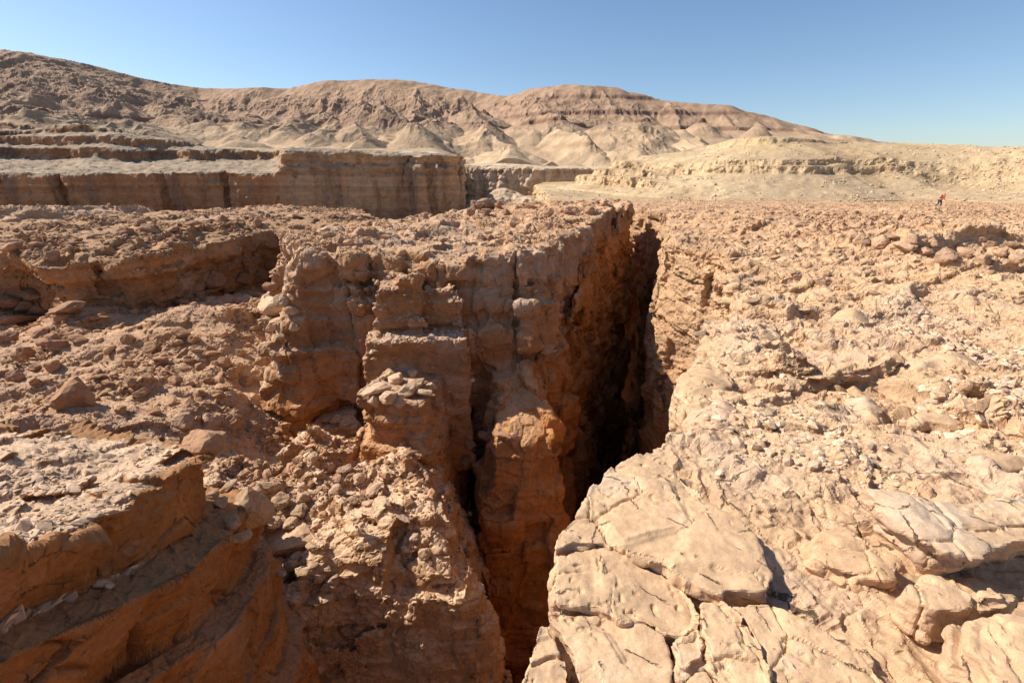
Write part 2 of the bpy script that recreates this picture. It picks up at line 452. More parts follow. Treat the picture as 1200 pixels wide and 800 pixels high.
def fLP(x, y, z):
    w = fbm(x, y, z, 3.0, 3, 81) * .6
    b1, e1 = blocky(x, y, z, 2.4, 85, .45)
    b2, e2 = blocky(x, y, z, .9, 86, .15)
    st = strata(x, y, z, 2.2, 87, .14)
    top = zL(x, y) + facet2(x, y, 1.6, 88, .2, .09)[0]
    un = .7 * sstep(-5.2, -5.8, z)           # softer beds under the cap are cut back
    a = smax(gL(x, y) + w + b1 + b2 + st + un, z - top, .12)
    t2 = zL(x, y) + .42 + facet2(x, y, 1.4, 89, .25, .1)[0]
    b = smax(gL2(x, y) + w + b1 + b2 + st, z - t2, .1)
    # one more thin broken ledge on the left
    c = smax(gL(x, y) + 2.4 + 1.4 * vnoise(x*.25, y*.25, z*0, 90) + b1*1.2 + b2 + st, z - top - .3, .1)
    return np.minimum(np.minimum(a, b), c)

# rubble slope / bowl heightfield
def C(px, py, Y): return V(px, py, Y)
slope_ctrl = [C(-150, 400, 22), C(-150, 470, 14), C(0, 385, 24.0), C(0, 420, 18), C(0, 480, 12.5), C(-60, 520, 10), C(75, 360, 22.8), C(75, 420, 17.5), C(150, 358, 23.2), C(150, 400, 19), C(150, 450, 15.5), C(120, 500, 12.2), C(240, 352, 26), C(310, 345, 29), C(335, 358, 24.5),
              C(240, 400, 19.5), C(290, 400, 20.5), C(240, 460, 16), C(200, 520, 12), C(300, 470, 17.5), C(260, 560, 12), C(330, 545, 14.5), C(300, 610, 11.28), C(350, 590, 11.94), C(340, 660, 9.90), C(400, 535, 16), C(430, 560, 14.6), C(400, 600, 12.03),
              C(465, 565, 12.97), C(480, 600, 12.03), C(500, 640, 10.30), C(400, 660, 10.20), C(450, 660, 10.00), C(440, 720, 9.10), C(500, 720, 9.10), C(540, 720, 9.30), C(590, 800, 8.80), C(380, 720, 8.80), C(400, 775, 8.60), C(335, 715, 9.20), C(480, 790, 8.80), C(540, 790, 8.70), C(350, 770, 8.20),
              C(520, 590, 15.5), C(545, 640, 15.5), C(575, 700, 14.5),
              (-.4, 6.3, -34), (1.5, 12, -34), (3, 17, -36), (-2.2, 5.6, -32), (1.2, 15, -30), (5, 26, -38), (-3.5, 3, -33), (-6, 4, -22), (-4.8, 5.6, -24), (-10, 3, -9), (-16, 4, -7), (-7.5, 7.5, -11.5), (-3, 0, -33), (-20, 10, -6.5), (-12, 9, -7.2), (-9, 8.6, -8.2)]
zS = Grid2(-60, 8, -12, 45, .25, rbf(slope_ctrl, .5))
def fS(x, y, z):
    near = 1
    k = sstep(-7, -10, x)          # inside the bowl: gentle rubble; lower: steep broken spurs
    g = fbm(x, y, z*.5, 3.6, 3, 101) * .42 + fbm(x, y, z, 1.3, 2, 102) * .22 - .35 * (1 - 1.3 * k)
    b1, e1 = blocky(x, y, z, 1.7, 105, .38)
    b2, e2 = blocky(x, y, z, .7, 106, .15)
    gul = np.abs(vnoise((x*.8 + y*.5) * .42, (y*.2)*.3, z*.05, 107)) * -1.6 * (1-k) + .5*(1-k)
    return (z - zS(x, y)) * .5 + g + (b1 + b2) * (1 - .8*k) - gul * .7

# near-left tilted outcrop
O_POLY = [(-4.6, -4), (-4.7, 1.5), (-4.85, 3.4), (-4.75, 4.6), (-5.0, 5.3), (-5.15, 6.1), (-5.5, 6.9), (-6.6, 7.4), (-8.0, 7.5), (-9.8, 7.7), (-16, 8.5), (-22, 8), (-22, -4)]
gO = Grid2(-24, 0, -6, 14, .06, sdpoly(O_POLY))
zO = Grid2(-24, 0, -6, 14, .25, rbf([VZ(200, 548, -4.45), VZ(0, 640, -3.55), VZ(130, 600, -3.95), VZ(0, 515, -4.5), VZ(100, 515, -4.6), VZ(60, 560, -4.15), (-12, 3, -3.6), (-20, 5, -3.8), (-6, 0, -2.6), (-14, 8, -4.6)]))
def fO(x, y, z):
    w = fbm(x*1.4, y*.5, z*1.5, 1.9, 3, 111) * .16
    # bedding dips towards the viewer's left: thick beds stick out as tilted ledges
    t = z + .45 * (y - 4) + .10 * (x + 5)
    u = t / 1.15 + .15 * vnoise(x*.4, y*.4, z*.4, 112)
    i = _i(u); fr = u - i
    a = TAB[(i * 7919 + 5) & 65535]; a2 = TAB[((i + 1) * 7919 + 5) & 65535]
    k = sstep(.86, 1.0, fr)
    bed = (a*(1-k) + a2*k - .5) * .5 + .26 * (fr / .86 * (1-k) - .5)
    t3 = facet2(x + .3*y, y, .55, 115, .3, .09)[0] + facet2(x, y, 1.5, 116, .15, .05)[0]
    dep = np.clip(-4.2 - z, 0, 30)
    d = gO(x, y) + w - bed - .16 * dep
    return smax(d, z - zO(x, y) - t3, .08) + 0 * d

def vsmooth(A, Q, n=1):
    """average a per-vertex value with its neighbours"""
    A = A.reshape(len(A), -1).astype(np.float64); cnt = np.bincount(Q.ravel(), minlength=len(A)) + 1e-9
    for _ in range(n):
        F = A[Q].mean(1)
        A = np.stack([sum(np.bincount(Q[:, k], F[:, c], len(A)) for k in range(Q.shape[1])) / cnt for c in range(A.shape[1])], 1)
    return A.astype(f4) if A.shape[1] > 1 else A[:, 0].astype(f4)

def par(fn, *arrs):
    n = len(arrs[0]); c = 60000
    return np.concatenate(list(POOL.map(lambda c0: fn(*[q[c0:c0+c] for q in arrs]), range(0, n, c))))

VIS = []          # (points, normals, name) of every rock surface, used to rest stones on
def terrain_mesh(name, f, grid, mat, disp, colf, margin=.5, smooth=False, slop=1.5):
    tm, n = grid
    P, Q = nets(f, tm, n, slop, margin)
    Q = Q[:, ::-1].copy()        # the viewing-cone grid is left-handed
    N = vsmooth(normals(P, Q), Q, 1)
    N /= np.linalg.norm(N, axis=1)[:, None] + 1e-9
    D = par(disp, P, N)
    if name == 'rock_outcrop': D = .5 * D + .5 * vsmooth(D, Q, 1)
    P2 = P + N * D[:, None]
    N2 = normals(P2, Q)
    col = par(colf, P2, N2, D)
    o = struct(mesh_obj(name, P2, Q, mat, col, smooth))
    VIS.append((P2, N2, name))
    log(name, len(P), len(Q))
    return P2, N2, Q, o

def rnd_tex(P, s, seed, octs=3): return fbm(P[:, 0], P[:, 1], P[:, 2], s, octs, seed)

def disp_rock(a1=.42, a2=.16, s1=1.0, s2=.4, s3=.16, seed=200, an=(1, 1, 1.8)):
    def fn(P, N):
        d1, e1 = facet3(P, s1, seed, an); d2, e2 = facet3(P, s2, seed+1, an); d3, e3 = facet3(P, s3, seed+2, an)
        r = np.linalg.norm(P, axis=1)
        m = .55 + .45 * rnd_tex(P, 3, seed+3, 2)
        k3 = sstep(42, 24, r); 
        return d1 * a1 + d2 * a2 * 2 * m + d3 * .35 * m * k3 - .05 * np.exp(-e1 / .03) * s1 - .04 * np.exp(-e2 / .02) * k3
    return fn

def disp_O(P, N):
    st = sstep(.8, .45, N[:, 2])
    W = P + .25 * np.stack([rnd_tex(P, .8, 266, 2), rnd_tex(P, .8, 267, 2), rnd_tex(P, .8, 268, 2)], 1)
    d0, e0 = facet3(W, 1.5, 260, (1, 1, 1.3)); d1, e1 = facet3(W, .55, 261, (1, .8, 1.6)); d2, e2 = facet3(P, .2, 262, (1, .8, 1.8)); d3, e3 = facet3(P, .075, 263, (1, 1, 1.5))
    m = .5 + .5 * rnd_tex(P, 1.5, 264, 2)
    return d0 * .35 * st + d1 * (.10 + .30 * st * m) + d2 * (.22 + .15 * st * m) + d3 * .3 - .13 * np.exp(-e0 / .03) * st - .03 * np.exp(-e1 / .012)
def disp_R(P, N):
    r = np.linalg.norm(P, axis=1)
    out = np.zeros(len(P), f4)
    m = .5 + .5 * np.clip(rnd_tex(P, 2.2, 301, 3) * 1.6, -1, 1)
    for (s, a, lo, hi, sd) in ((1.6, .19, 5, 9, 302), (.62, .36, 2.7, 4.5, 303), (.24, .50, 2.0, 3.0, 304), (.09, .42, 1.9, 2.4, 305)):
        hi2 = s * 60
        w = sstep(lo, hi, r) * sstep(hi2 * 1.3, hi2 * .6, r)
        if w.max() <= 0: continue
        W = P + s * .35 * np.stack([rnd_tex(P, s * .9, sd + 50, 2), rnd_tex(P, s * .9, sd + 60, 2), rnd_tex(P, s * .9, sd + 70, 2)], 1)
        v, e = facet3(W, s, sd, (1, 1, 2.8), soft=.10, tilt=.55)
        out += (v * a - .05 * s * np.exp(-e / (.04 * s))) * w * (.35 + .65 * m)
    out += fbm(P[:, 0], P[:, 1], P[:, 2], .1, 3, 306) * .012 * np.clip(r, .5, 4)
    return out

def col_general(P, N, D, top=C_BUFF, wall=C_RUST, mid=C_BROWN, dust=.75, deep=True, seed=400, grey=.45):
    n1 = rnd_tex(P, 4.0, seed, 4); n2 = rnd_tex(P, .8, seed+1, 3); n3 = rnd_tex(P, 9, seed+2, 2)
    c = lerp(wall, mid, np.clip(.45 + n1 * .9, 0, 1))
    up = sstep(.35, .85, N[:, 2] + n2 * .25)
    c = c * (1 - (up * dust)[:, None]) + np.asarray(top, f4) * (up * dust)[:, None]
    # beds of slightly different rock
    zb = P[:, 2] * 1.7 + n3 * 1.5
    bed = TAB[(_i(zb) * 7919 + 77) & 65535]
    c = c * (.92 + .16 * bed)[:, None]
    # desert varnish / grey crust patches
    g = sstep(.12, .45, n1 * .6 + n2 * .5 + .1 * bed) * grey
    c = c * (1 - g[:, None]) + np.asarray(C_GREY, f4) * g[:, None]
    c = c * (1 + .22 * n2)[:, None]
    return np.clip(c, .02, .8)

def col_R(P, N, D):
    c = col_general(P, N, D, top=(.545, .35, .2), wall=(.42, .26, .14), mid=(.47, .315, .19), dust=.85, seed=410)
    # rock further out is redder gravel
    k = sstep(12, 26, P[:, 1]) * .7
    red = np.asarray((.44, .268, .15), f4)
    c = c * (1 - k[:, None]) + red * (k * (1 + .2 * rnd_tex(P, 1.5, 415, 3)))[:, None]
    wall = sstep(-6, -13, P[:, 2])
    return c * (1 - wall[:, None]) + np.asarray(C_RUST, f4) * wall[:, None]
def col_M(P, N, D):
    c = col_general(P, N, D, top=(.53, .335, .195), seed=420)
    # pale bare limestone on the left-facing joint planes
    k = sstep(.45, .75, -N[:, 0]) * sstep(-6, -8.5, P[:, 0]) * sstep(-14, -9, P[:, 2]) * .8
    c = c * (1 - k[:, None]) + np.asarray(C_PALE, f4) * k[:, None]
    # orange bounce glow painted into the rock colour, deeper down and along the crevice
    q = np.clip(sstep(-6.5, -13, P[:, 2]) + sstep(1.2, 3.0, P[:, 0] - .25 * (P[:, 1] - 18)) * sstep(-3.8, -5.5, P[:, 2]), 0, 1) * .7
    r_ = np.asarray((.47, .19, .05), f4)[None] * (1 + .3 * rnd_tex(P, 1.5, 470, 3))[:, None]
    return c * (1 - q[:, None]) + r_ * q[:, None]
def col_S(P, N, D):
    c = col_general(P, N, D, top=(.64, .435, .27), wall=(.42, .22, .095), mid=(.46, .29, .17), dust=.92, seed=430)
    k = sstep(-7.5, -11, P[:, 0]) * .6
    brown = np.asarray((.41, .235, .13), f4)
    return c * (1 - k[:, None]) + brown * (k * (1 + .25 * rnd_tex(P, .9, 435, 3)))[:, None]
def col_L(P, N, D):
    return col_general(P, N, D, top=(.40, .24, .132), wall=(.36, .18, .08), mid=(.33, .19, .105), dust=.8, seed=440)
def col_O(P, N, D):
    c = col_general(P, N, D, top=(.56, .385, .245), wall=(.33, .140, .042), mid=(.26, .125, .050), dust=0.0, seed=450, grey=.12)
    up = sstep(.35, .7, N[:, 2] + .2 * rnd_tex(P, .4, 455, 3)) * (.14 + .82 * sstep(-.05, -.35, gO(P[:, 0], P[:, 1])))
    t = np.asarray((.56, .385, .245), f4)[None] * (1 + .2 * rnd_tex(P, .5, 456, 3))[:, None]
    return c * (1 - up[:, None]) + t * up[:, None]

log('grids')
D0, D1 = .75, 120
fr_R = frustum(-.30, 1.45, -1.0, .42, D0, 110, PX, DL)
fr_M = frustum(-1.0, .55, -1.0, .40, 13, 75, PX, DL)
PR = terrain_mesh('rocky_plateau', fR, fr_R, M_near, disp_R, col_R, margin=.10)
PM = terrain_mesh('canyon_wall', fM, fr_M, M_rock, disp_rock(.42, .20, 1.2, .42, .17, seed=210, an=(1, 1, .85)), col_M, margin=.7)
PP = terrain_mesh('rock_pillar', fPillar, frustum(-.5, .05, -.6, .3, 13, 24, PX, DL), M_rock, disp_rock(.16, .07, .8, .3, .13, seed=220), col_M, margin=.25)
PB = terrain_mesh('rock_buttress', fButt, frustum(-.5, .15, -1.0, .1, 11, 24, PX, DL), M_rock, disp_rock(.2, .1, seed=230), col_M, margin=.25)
PL = terrain_mesh('rock_ledge', fLP, frustum(-1.45, -.15, -.2, .42, 18, 80, PX, DL), M_rock, disp_rock(.3, .16, 1.0, .4, seed=240), col_L, margin=.35)
PS = terrain_mesh('talus_slope', fS, frustum(-1.45, .25, -1.05, .3, 5, 42, PX, DL), M_rock, disp_rock(.26, .14, .8, .33, seed=250), col_S, margin=.8)
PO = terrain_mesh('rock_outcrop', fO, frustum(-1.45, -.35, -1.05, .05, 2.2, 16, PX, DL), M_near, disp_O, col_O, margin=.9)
for o_ in (PP[3], PB[3]):
    del o_['kind']
thing(PP[3], 'tall layered rock pillar standing against the shaded canyon wall', 'rock pillar')
thing(PB[3], 'lower rock buttress below the layered pillar with loose stones on top', 'rock buttress')

# coarse body of the same rock behind the detailed faces and behind the viewer
def fAll(x, y, z):
    a = smax(gR(np.minimum(x, 59.), y) , z - zR(x, y), .3)
    m = smax(gM(x, y) - .03*np.clip(-3-z, 0, 60), z - zM(x, y), .3)
    m = np.where((np.abs(x) < 23) & (y > 7) & (y < 69), m, 9)
    l = np.where((x < -1) & (y > 11) & (y < 74), smax(gL(x, y), z - zL(x, y), .3), 9)
    o = np.where((x < -1) & (y < 13), smax(gO(x, y), z - zO(x, y), .3), 9)
    s = np.where((x < 7) & (x > -27) & (y < 26), (z - zS(x, y)) * .5 + .7, 9)
    return np.minimum(np.minimum(np.minimum(a, m), np.minimum(l, o)), s) + 1.0
Pb, Qb = nets(fAll, *cart(-58, 58, -30, 92, -44, 3, 1.0), 2.0, 1.0)
Nb = normals(Pb, Qb)
struct(mesh_obj('bedrock', Pb, Qb, M_rock, col_general(Pb, Nb, 0)))
log('bedrock', len(Pb))
# ================================================================== FAR CANYON WALLS
def XY(px, py, Y): return V(px, py, Y)[:2]
W1 = [XY(-260, 230, 160), XY(-100, 230, 165), XY(0, 230, 172), XY(70, 230, 174), XY(150, 230, 180), XY(240, 230, 184), XY(300, 230, 186), XY(335, 230, 186), XY(430, 230, 195), XY(500, 230, 203), XY(536, 230, 208), XY(541, 230, 236), XY(536, 230, 300), XY(520, 230, 420), XY(-260, 230, 420)]
gW = Grid2(-420, 20, 120, 440, 1.0, sdpoly(W1))
W2 = [XY(500, 230, 345), XY(560, 230, 335), XY(600, 230, 325), XY(640, 230, 318), XY(665, 230, 338), XY(760, 230, 360), XY(800, 230, 450), XY(480, 230, 450)]
gW2 = Grid2(-160, 90, 280, 480, 1.0, sdpoly(W2))
def qpx(x, y): return 600 + 569 * x / y
def wtop(x, y, D):
    q = qpx(x, y)
    t = np.interp(D, [0, 3, 16, 30, 30.6, 40, 40.6, 51, 51.8, 58, 58.8, 66, 120, 260], [-.9, -.4, 2.4, 4.8, 8.6, 10.2, 13.2, 14.8, 17.6, 18.2, 21.4, 22, 24, 28])
    cap = np.interp(q, [-250, 0, 120, 170, 215, 250, 275, 330], [25, 22.5, 17.5, 15.5, 13.2, 10.5, 8.8, 8.2])
    a = np.minimum(t, cap)
    k = sstep(322, 336, q + 5 * vnoise(x*.05, y*.05, x*0, 7))
    b = np.interp(D, [0, 1.5, 4, 60, 260], [6.6, 7.2, 7.5, 9.5, 20]) - .004 * np.clip(q - 335, 0, 300)
    return a * (1-k) + b * k
def fW(x, y, z):
    q = qpx(x, y)
    D = -gW(x, y)
    wv = 14 * vnoise(x*.022, y*.022, x*0, 501) + 5 * vnoise(x*.08, y*.08, x*0, 502) + 1.6 * vnoise(x*.3, y*.3, x*0, 509)
    gullies = wv * sstep(0, 25, D) * sstep(345, 320, q)
    n = fbm(x, y, z*.35, 9, 3, 503) * 1.3 + (np.abs(vnoise(x*.16, y*.16, z*.02, 511)) - .3) * -1.2 * np.clip(.5 + 1.2 * vnoise(x*.03, y*.03, z*.05, 517), 0, 1.3)
    st = strata(x, y, z, .42, 504, .55) + strata(x, y, z, .16, 505, .6) + strata(x, y, z, 1.1, 506, .25)
    top = wtop(x, y, D + gullies)
    d = -D + n + st - .05 * (8 - z) + 2.2 * vnoise(x*.06, y*.06, z*.01, 515) + 3.0 * np.clip(np.abs(vnoise(x*.05, y*.05, z*0, 516)) * -8 + 1, 0, 1)
    a = smax(d, (z - top - .35 * vnoise(x*.6, y*.6, x*0, 507) - .9 * vnoise(x*.07, y*.07, x*0, 518) + 1.8 * np.clip(vnoise(x*.12, y*.12, x*0, 519) - .35, 0, 1) * sstep(6, 0, D)) * .8, .3)
    # second wall
    top2 = 4.6 - .03 * np.clip(q - 590, 0, 60) + .5 * vnoise(x*.1, y*.1, x*0, 512) - 1.2 * sstep(22, 0, -gW2(x, y))
    b = smax(gW2(x, y) + n * 1.6 + st * 1.5, z - top2, .4)
    # canyon floor with debris cones
    fl = -30 + 0 * x
    for (px, py, Y, r, h) in ((60, 250, 168, 26, 17), (10, 250, 160, 22, 13), (230, 236, 176, 26, 14), (300, 250, 178, 20, 14), (430, 262, 188, 24, 11), (120, 255, 165, 22, 8),
                          (560, 232, 236, 46, 15), (590, 218, 265, 50, 21), (560, 215, 260, 34, 17), (625, 225, 250, 34, 18), (600, 232, 215, 40, 16)):
        cx, cy = XY(px, py, Y)
        fl = np.maximum(fl, -30 + h - (h / r) * np.sqrt((x-cx)**2 + (y-cy)**2 + 4) + 1.5 * vnoise(x*.12, y*.12, x*0, 513) + .8 * vnoise(x*.5, y*.5, x*0, 514))
    c = (z - fl) * .75
    return np.minimum(np.minimum(a, b), c)
def disp_far(P, N):
    d1, e1 = facet3(P, 7.0, 520, (1, 1, .35)); d2, e2 = facet3(P, 2.2, 521, (1, 1, 1.2)); d3, e3 = facet3(P, 3.0, 522, (1, 1, .5))
    k = sstep(.7, .3, N[:, 2])
    return (d1 * .42 + d3 * .35 - .5 * np.exp(-e1 / .25)) * k + d2 * .25
def col_W(P, N, D):
    x, y, z = P.T
    n1 = rnd_tex(P, 22, 530, 3); n2 = rnd_tex(P, 3.5, 531, 3); n3 = fbm(x, y, z * .12, 5, 3, 532)
    q = qpx(x, y)
    c = lerp((.33, .165, .082), (.43, .275, .165), sstep(310, 345, q) * .75 + .25 * np.clip(n1 + .5, 0, 1))
    zb = z * .55 + .6 * vnoise(x*.02, y*.02, x*0, 533)
    bed = TAB[(_i(zb) * 7919 + 5) & 65535]
    bed2 = TAB[(_i(zb * 3.1) * 7919 + 9) & 65535]
    c = c * (.70 + .34 * bed + .22 * bed2)[:, None]
    # dark water stains running down the face
    stn = sstep(.05, .5, n3) * .55
    c = c * (1 - stn[:, None]) + np.asarray((.16, .105, .085), f4) * stn[:, None]
    tal = sstep(.45, .75, N[:, 2]); gt = sstep(.0, 6, z) * sstep(340, 320, q)
    t = lerp((.27, .20, .14), (.38, .285, .19), np.clip(.5 + n2, 0, 1))
    t = t * (1 - .0 * gt)[:, None]
    c = c * (1 - tal[:, None]) + t * tal[:, None]
    # gravel floor of the canyon is greyer, darkened to paint in the cliff's shadow
    g = sstep(-9, -14, z) * tal * sstep(250, 225, y) * sstep(530, 500, q)
    c = c * (1 - g[:, None] * .9) + np.asarray((.13, .105, .09), f4) * (g * .9)[:, None]
    k = sstep(535, 560, q) * .75
    c = c * (1 - k[:, None]) + lerp((.50, .35, .22), (.62, .48, .33), np.clip(.5 + n2 + .5 * (bed - .5), 0, 1)) * k[:, None]
    return np.clip(c * (1 + .15 * n2)[:, None], .02, .8)
terrain_mesh('canyon_cliff', fW, frustum(-1.5, .25, .18, .60, 110, 430, 1.9, .0048), M_far, disp_far, col_W, margin=1.2, smooth=False)

# ------------------------------------------------------------------ pale layered hill on the right
H_POLY = [XY(655, 231, 165), XY(690, 233, 140), XY(730, 235, 118), XY(790, 236, 104), XY(850, 237, 97), XY(930, 237, 92), XY(1010, 238, 88), XY(1060, 238, 92), XY(1110, 240, 88), XY(1200, 246, 78), XY(1350, 255, 66), (320, 60), (320, 330), XY(760, 185, 330), XY(705, 195, 240), XY(668, 215, 200)]
gH = Grid2(0, 330, 50, 345, .7, sdpoly(H_POLY))
G_POLY = [(17, 60), (12.5, 66), (11, 74), (9, 86), XY(650, 235, 110), XY(640, 235, 150), XY(628, 232, 210), XY(640, 215, 260), (330, 340), (330, 56)]
gG = Grid2(0, 330, 50, 345, .7, sdpoly(G_POLY))
def fH(x, y, z):
    q = qpx(x, y)
    D = -gH(x, y)
    jg = facet2(x, y, 2.6, 640, .3, .22)[0] + facet2(x, y, 1.0, 641, .3, .2)[0]
    D = D + jg * (1 - .6 * sstep(820, 880, q)) + (4.5 * vnoise(x*.045, y*.045, x*0, 601) + 2.2 * vnoise(x*.12, y*.12, x*0, 602)) * sstep(2, 14, D) + .7 * vnoise(x*.6, y*.6, z*.5, 603)
    cap = np.interp(q, [600, 700, 780, 850, 900, 960, 1040, 1200, 1400], [1.6, 4.6, 5.6, 7.9, 7.6, 6.9, 6.1, 4.0, 3.0])
    hh = np.interp(D, [-5, 0, 8, 17, 17.6, 20, 20.5, 30, 39, 39.8, 42, 42.6, 70, 150], [-5.9, -5.6, -3.2, -.6, 1.0, 1.1, 2.4, 4.4, 6.3, 7.8, 7.9, 9.1, 9.6, 12]) 
    # on the left the hill ends in stacked ledges
    lft = sstep(800, 730, q)
    hs_ = np.interp(D, [-5, 0, 5, 5.5, 11, 11.5, 18, 18.5, 26, 30, 150], [-5.9, -5.6, -4.6, -1.9, -1.7, .7, .9, 3.3, 3.6, 5.2, 6]) 
    hh = hh * (1 - lft) + hs_ * lft
    # the ledge lines fade out to smooth scree to the right
    sm = np.interp(D, [-5, 0, 10, 20, 42, 70], [-5.7, -5.3, -3.9, -1.2, 6.5, 9]) 
    r = sstep(1060, 1130, q) * sstep(28, 15, D)
    hh = hh * (1 - r) + sm * r
    H = np.minimum(hh, cap + .18 * vnoise(x*.3, y*.3, x*0, 604) + .02 * np.clip(D - 42, 0, 60))
    rl = np.abs(vnoise(x*.10 + .02*y, y*.03, x*0, 605)) * 1.2 * sstep(3, 12, D) * sstep(44, 34, D)
    H = H - rl + .5
    g = smax(gG(x, y) + 1.2 * vnoise(x*.2, y*.2, z*.3, 606) + strata(x, y, z, .8, 607, .8), (z + 5.75 - .15*vnoise(x*.2, y*.2, x*0, 608)), .5)
    h = smax((z - H) * .8, gH(x, y) - 1, .4)
    return np.minimum(h, g)
def disp_H(P, N):
    d1, e1 = facet3(P, 1.5, 620, (1, 1, 1.6)); d2, e2 = facet3(P, .7, 621)
    steep = sstep(.75, .4, N[:, 2])
    return d1 * (.04 + .5 * steep) + d2 * (.07 + .45 * steep) * (.4 + .6 * np.clip(rnd_tex(P, 6, 622, 2) + .4, 0, 1))
def col_H(P, N, D):
    x, y, z = P.T
    n1 = rnd_tex(P, 16, 630, 3); n2 = rnd_tex(P, 1.4, 631, 3); q = qpx(x, y)
    c = lerp((.39, .27, .155), (.52, .385, .225), np.clip(.5 + n1 * 1.3, 0, 1))
    br = sstep(-.25, .3, n1 + .3 * n2) * .6 * sstep(840, 900, q) * sstep(1120, 1040, q)          # brownish gravel slopes
    c = c * (1 - br[:, None]) + np.asarray((.33, .235, .15), f4) * br[:, None]
    st = sstep(.8, .45, N[:, 2]) * .6
    c = c * (1 - st[:, None]) + lerp((.46, .31, .17), (.60, .43, .25), np.clip(.5 + n2, 0, 1)) * st[:, None]
    yl = sstep(.15, .5, rnd_tex(P, 30, 633, 2)) * .5
    c = c * (1 - yl[:, None]) + np.asarray((.54, .39, .195), f4) * yl[:, None]
    lo = sstep(-4.9, -5.6, z) * sstep(105, 80, y) * .8
    c = c * (1 - lo[:, None]) + np.asarray((.50, .34, .215), f4) * lo[:, None]
    return np.clip(c * (1 + .22 * n2)[:, None], .02, .85)
terrain_mesh('pale_hill', fH, frustum(-.05, 1.5, .22, .52, 55, 330, 1.9, .0042), M_pale, disp_H, col_H, margin=.8, smooth=False)

# ------------------------------------------------------------------ far hills: eroded ridges
rs = np.random.RandomState(21)
SEG = []     # x0,y0,z0,x1,y1,z1,slope
sky_pts = [(-420, 60), (-300, 48), (-200, 44), (-100, 48), (0, 57), (40, 60), (80, 70), (110, 76), (175, 93), (235, 103), (290, 103), (335, 102), (365, 97), (385, 94), (430, 92), (470, 93), (500, 96), (530, 102), (560, 108), (592, 112),
           (620, 105), (660, 98), (690, 99), (720, 101), (735, 106), (760, 110), (800, 117), (850, 123), (875, 131), (905, 136), (945, 146), (985, 159), (1040, 166), (1120, 172), (1250, 176), (1400, 178)]
def yr(px): return float(np.interp(px, [-400, 0, 235, 430, 560, 600, 660, 800, 950, 1400], [800, 900, 1150, 1120, 1080, 1000, 900, 860, 800, 800]))
cap_f = lambda q: .72 * np.interp(q, [p[0] for p in sky_pts], [(200 - p[1]) / 569. for p in sky_pts])
RID = [np.array(V(px, py, yr(px) + rs.uniform(-12, 12))) for px, py in sky_pts]
for a, b in zip(RID[:-1], RID[1:]): SEG.append((*a, *b, .52))
def base_z(Y): return np.interp(Y, [200, 300, 450, 700, 1000, 1500], [7, 10, 20, 50, 85, 90])
def spur(p, ang, L, zend, s, sub=2, curve=0, bump=0):
    n = max(3, int(L / 45)); q = np.array(p, float); z0 = q[2]; pts = [q.copy()]
    for i in range(n):
        t = (i + 1) / n
        ang += rs.uniform(-.28, .28) + curve
        q = q.copy(); q[0] += math.sin(ang) * L / n; q[1] += -math.cos(ang) * L / n
        prof = (1 - t) ** 1.25
        q[2] = zend + (z0 - zend) * prof + bump * math.sin(t * math.pi * 2.5) * (1 - t)
        pts.append(q)
    for a, b in zip(pts[:-1], pts[1:]): SEG.append((*a, *b, s))
    if sub:
        for i in range(1, len(pts) - 1):
            for sg in (-1, 1):
                if rs.rand() < .85:
                    hgt = pts[i][2] - zend
                    if hgt < 8: continue
                    spur(pts[i] - np.array([0, 0, 1.5]), ang + sg * rs.uniform(.7, 1.15), hgt * rs.uniform(1.5, 2.3), zend * .5 + float(base_z(pts[i][1] - 30)) * .5 - 3, s + .08, sub - 1, -sg * .12)
px = -380
while px < 930:
    py = np.interp(px, [p[0] for p in sky_pts], [p[1] for p in sky_pts])
    p = np.array(V(px, py, yr(px))); p[2] -= rs.uniform(2, 12)
    L = (p[2] - 15) * rs.uniform(2.0, 2.7)
    if L > 60: spur(p, rs.uniform(-.3, .3) - (px - 600) / 600 * .9 * 0 + math.atan2(-(p[0]), p[1]) * -.6 * 0, L, float(base_z(p[1] - L)) - 3, .60, 2, 0, rs.uniform(0, 10))
    px += rs.uniform(34, 60)
# named summits in front of the main ridge: (px, py, Y, slope)
for (px_, py_, Y, s, L) in ((440, 119, 640, .60, 120), (555, 120, 760, .6, 150), (575, 138, 560, .62, 90), (430, 157, 430, .60, 60), (345, 128, 760, .6, 140), (300, 148, 640, .55, 90), (100, 100, 640, .55, 150), (10, 96, 560, .5, 160), (190, 118, 700, .55, 150),
                            (20, 124, 420, .52, 90), (150, 140, 420, .5, 70), (290, 160, 430, .5, 60), (660, 128, 700, .6, 110), (755, 135, 650, .62, 110), (700, 160, 480, .6, 50), (640, 165, 430, .6, 40), (600, 152, 440, .6, 60), (680, 148, 560, .62, 70), (820, 138, 640, .6, 100), (890, 146, 620, .6, 90), (500, 150, 520, .6, 60), (380, 150, 500, .58, 70), (240, 140, 560, .55, 70)):
    p = np.array(V(px_, py_, Y))
    hgt = p[2] - float(base_z(Y))
    for k in range(5):
        an = -1.6 + k * .8 + rs.uniform(-.25, .25)
        spur(p, an, hgt * rs.uniform(1.75, 2.2), float(base_z(Y - 60)) - 4, s + .02, 1 if hgt > 25 else 0)
    q = p.copy(); q[1] += 90; q[2] -= 12; q[0] += rs.uniform(-40, 40); SEG.append((*p, *q, s))
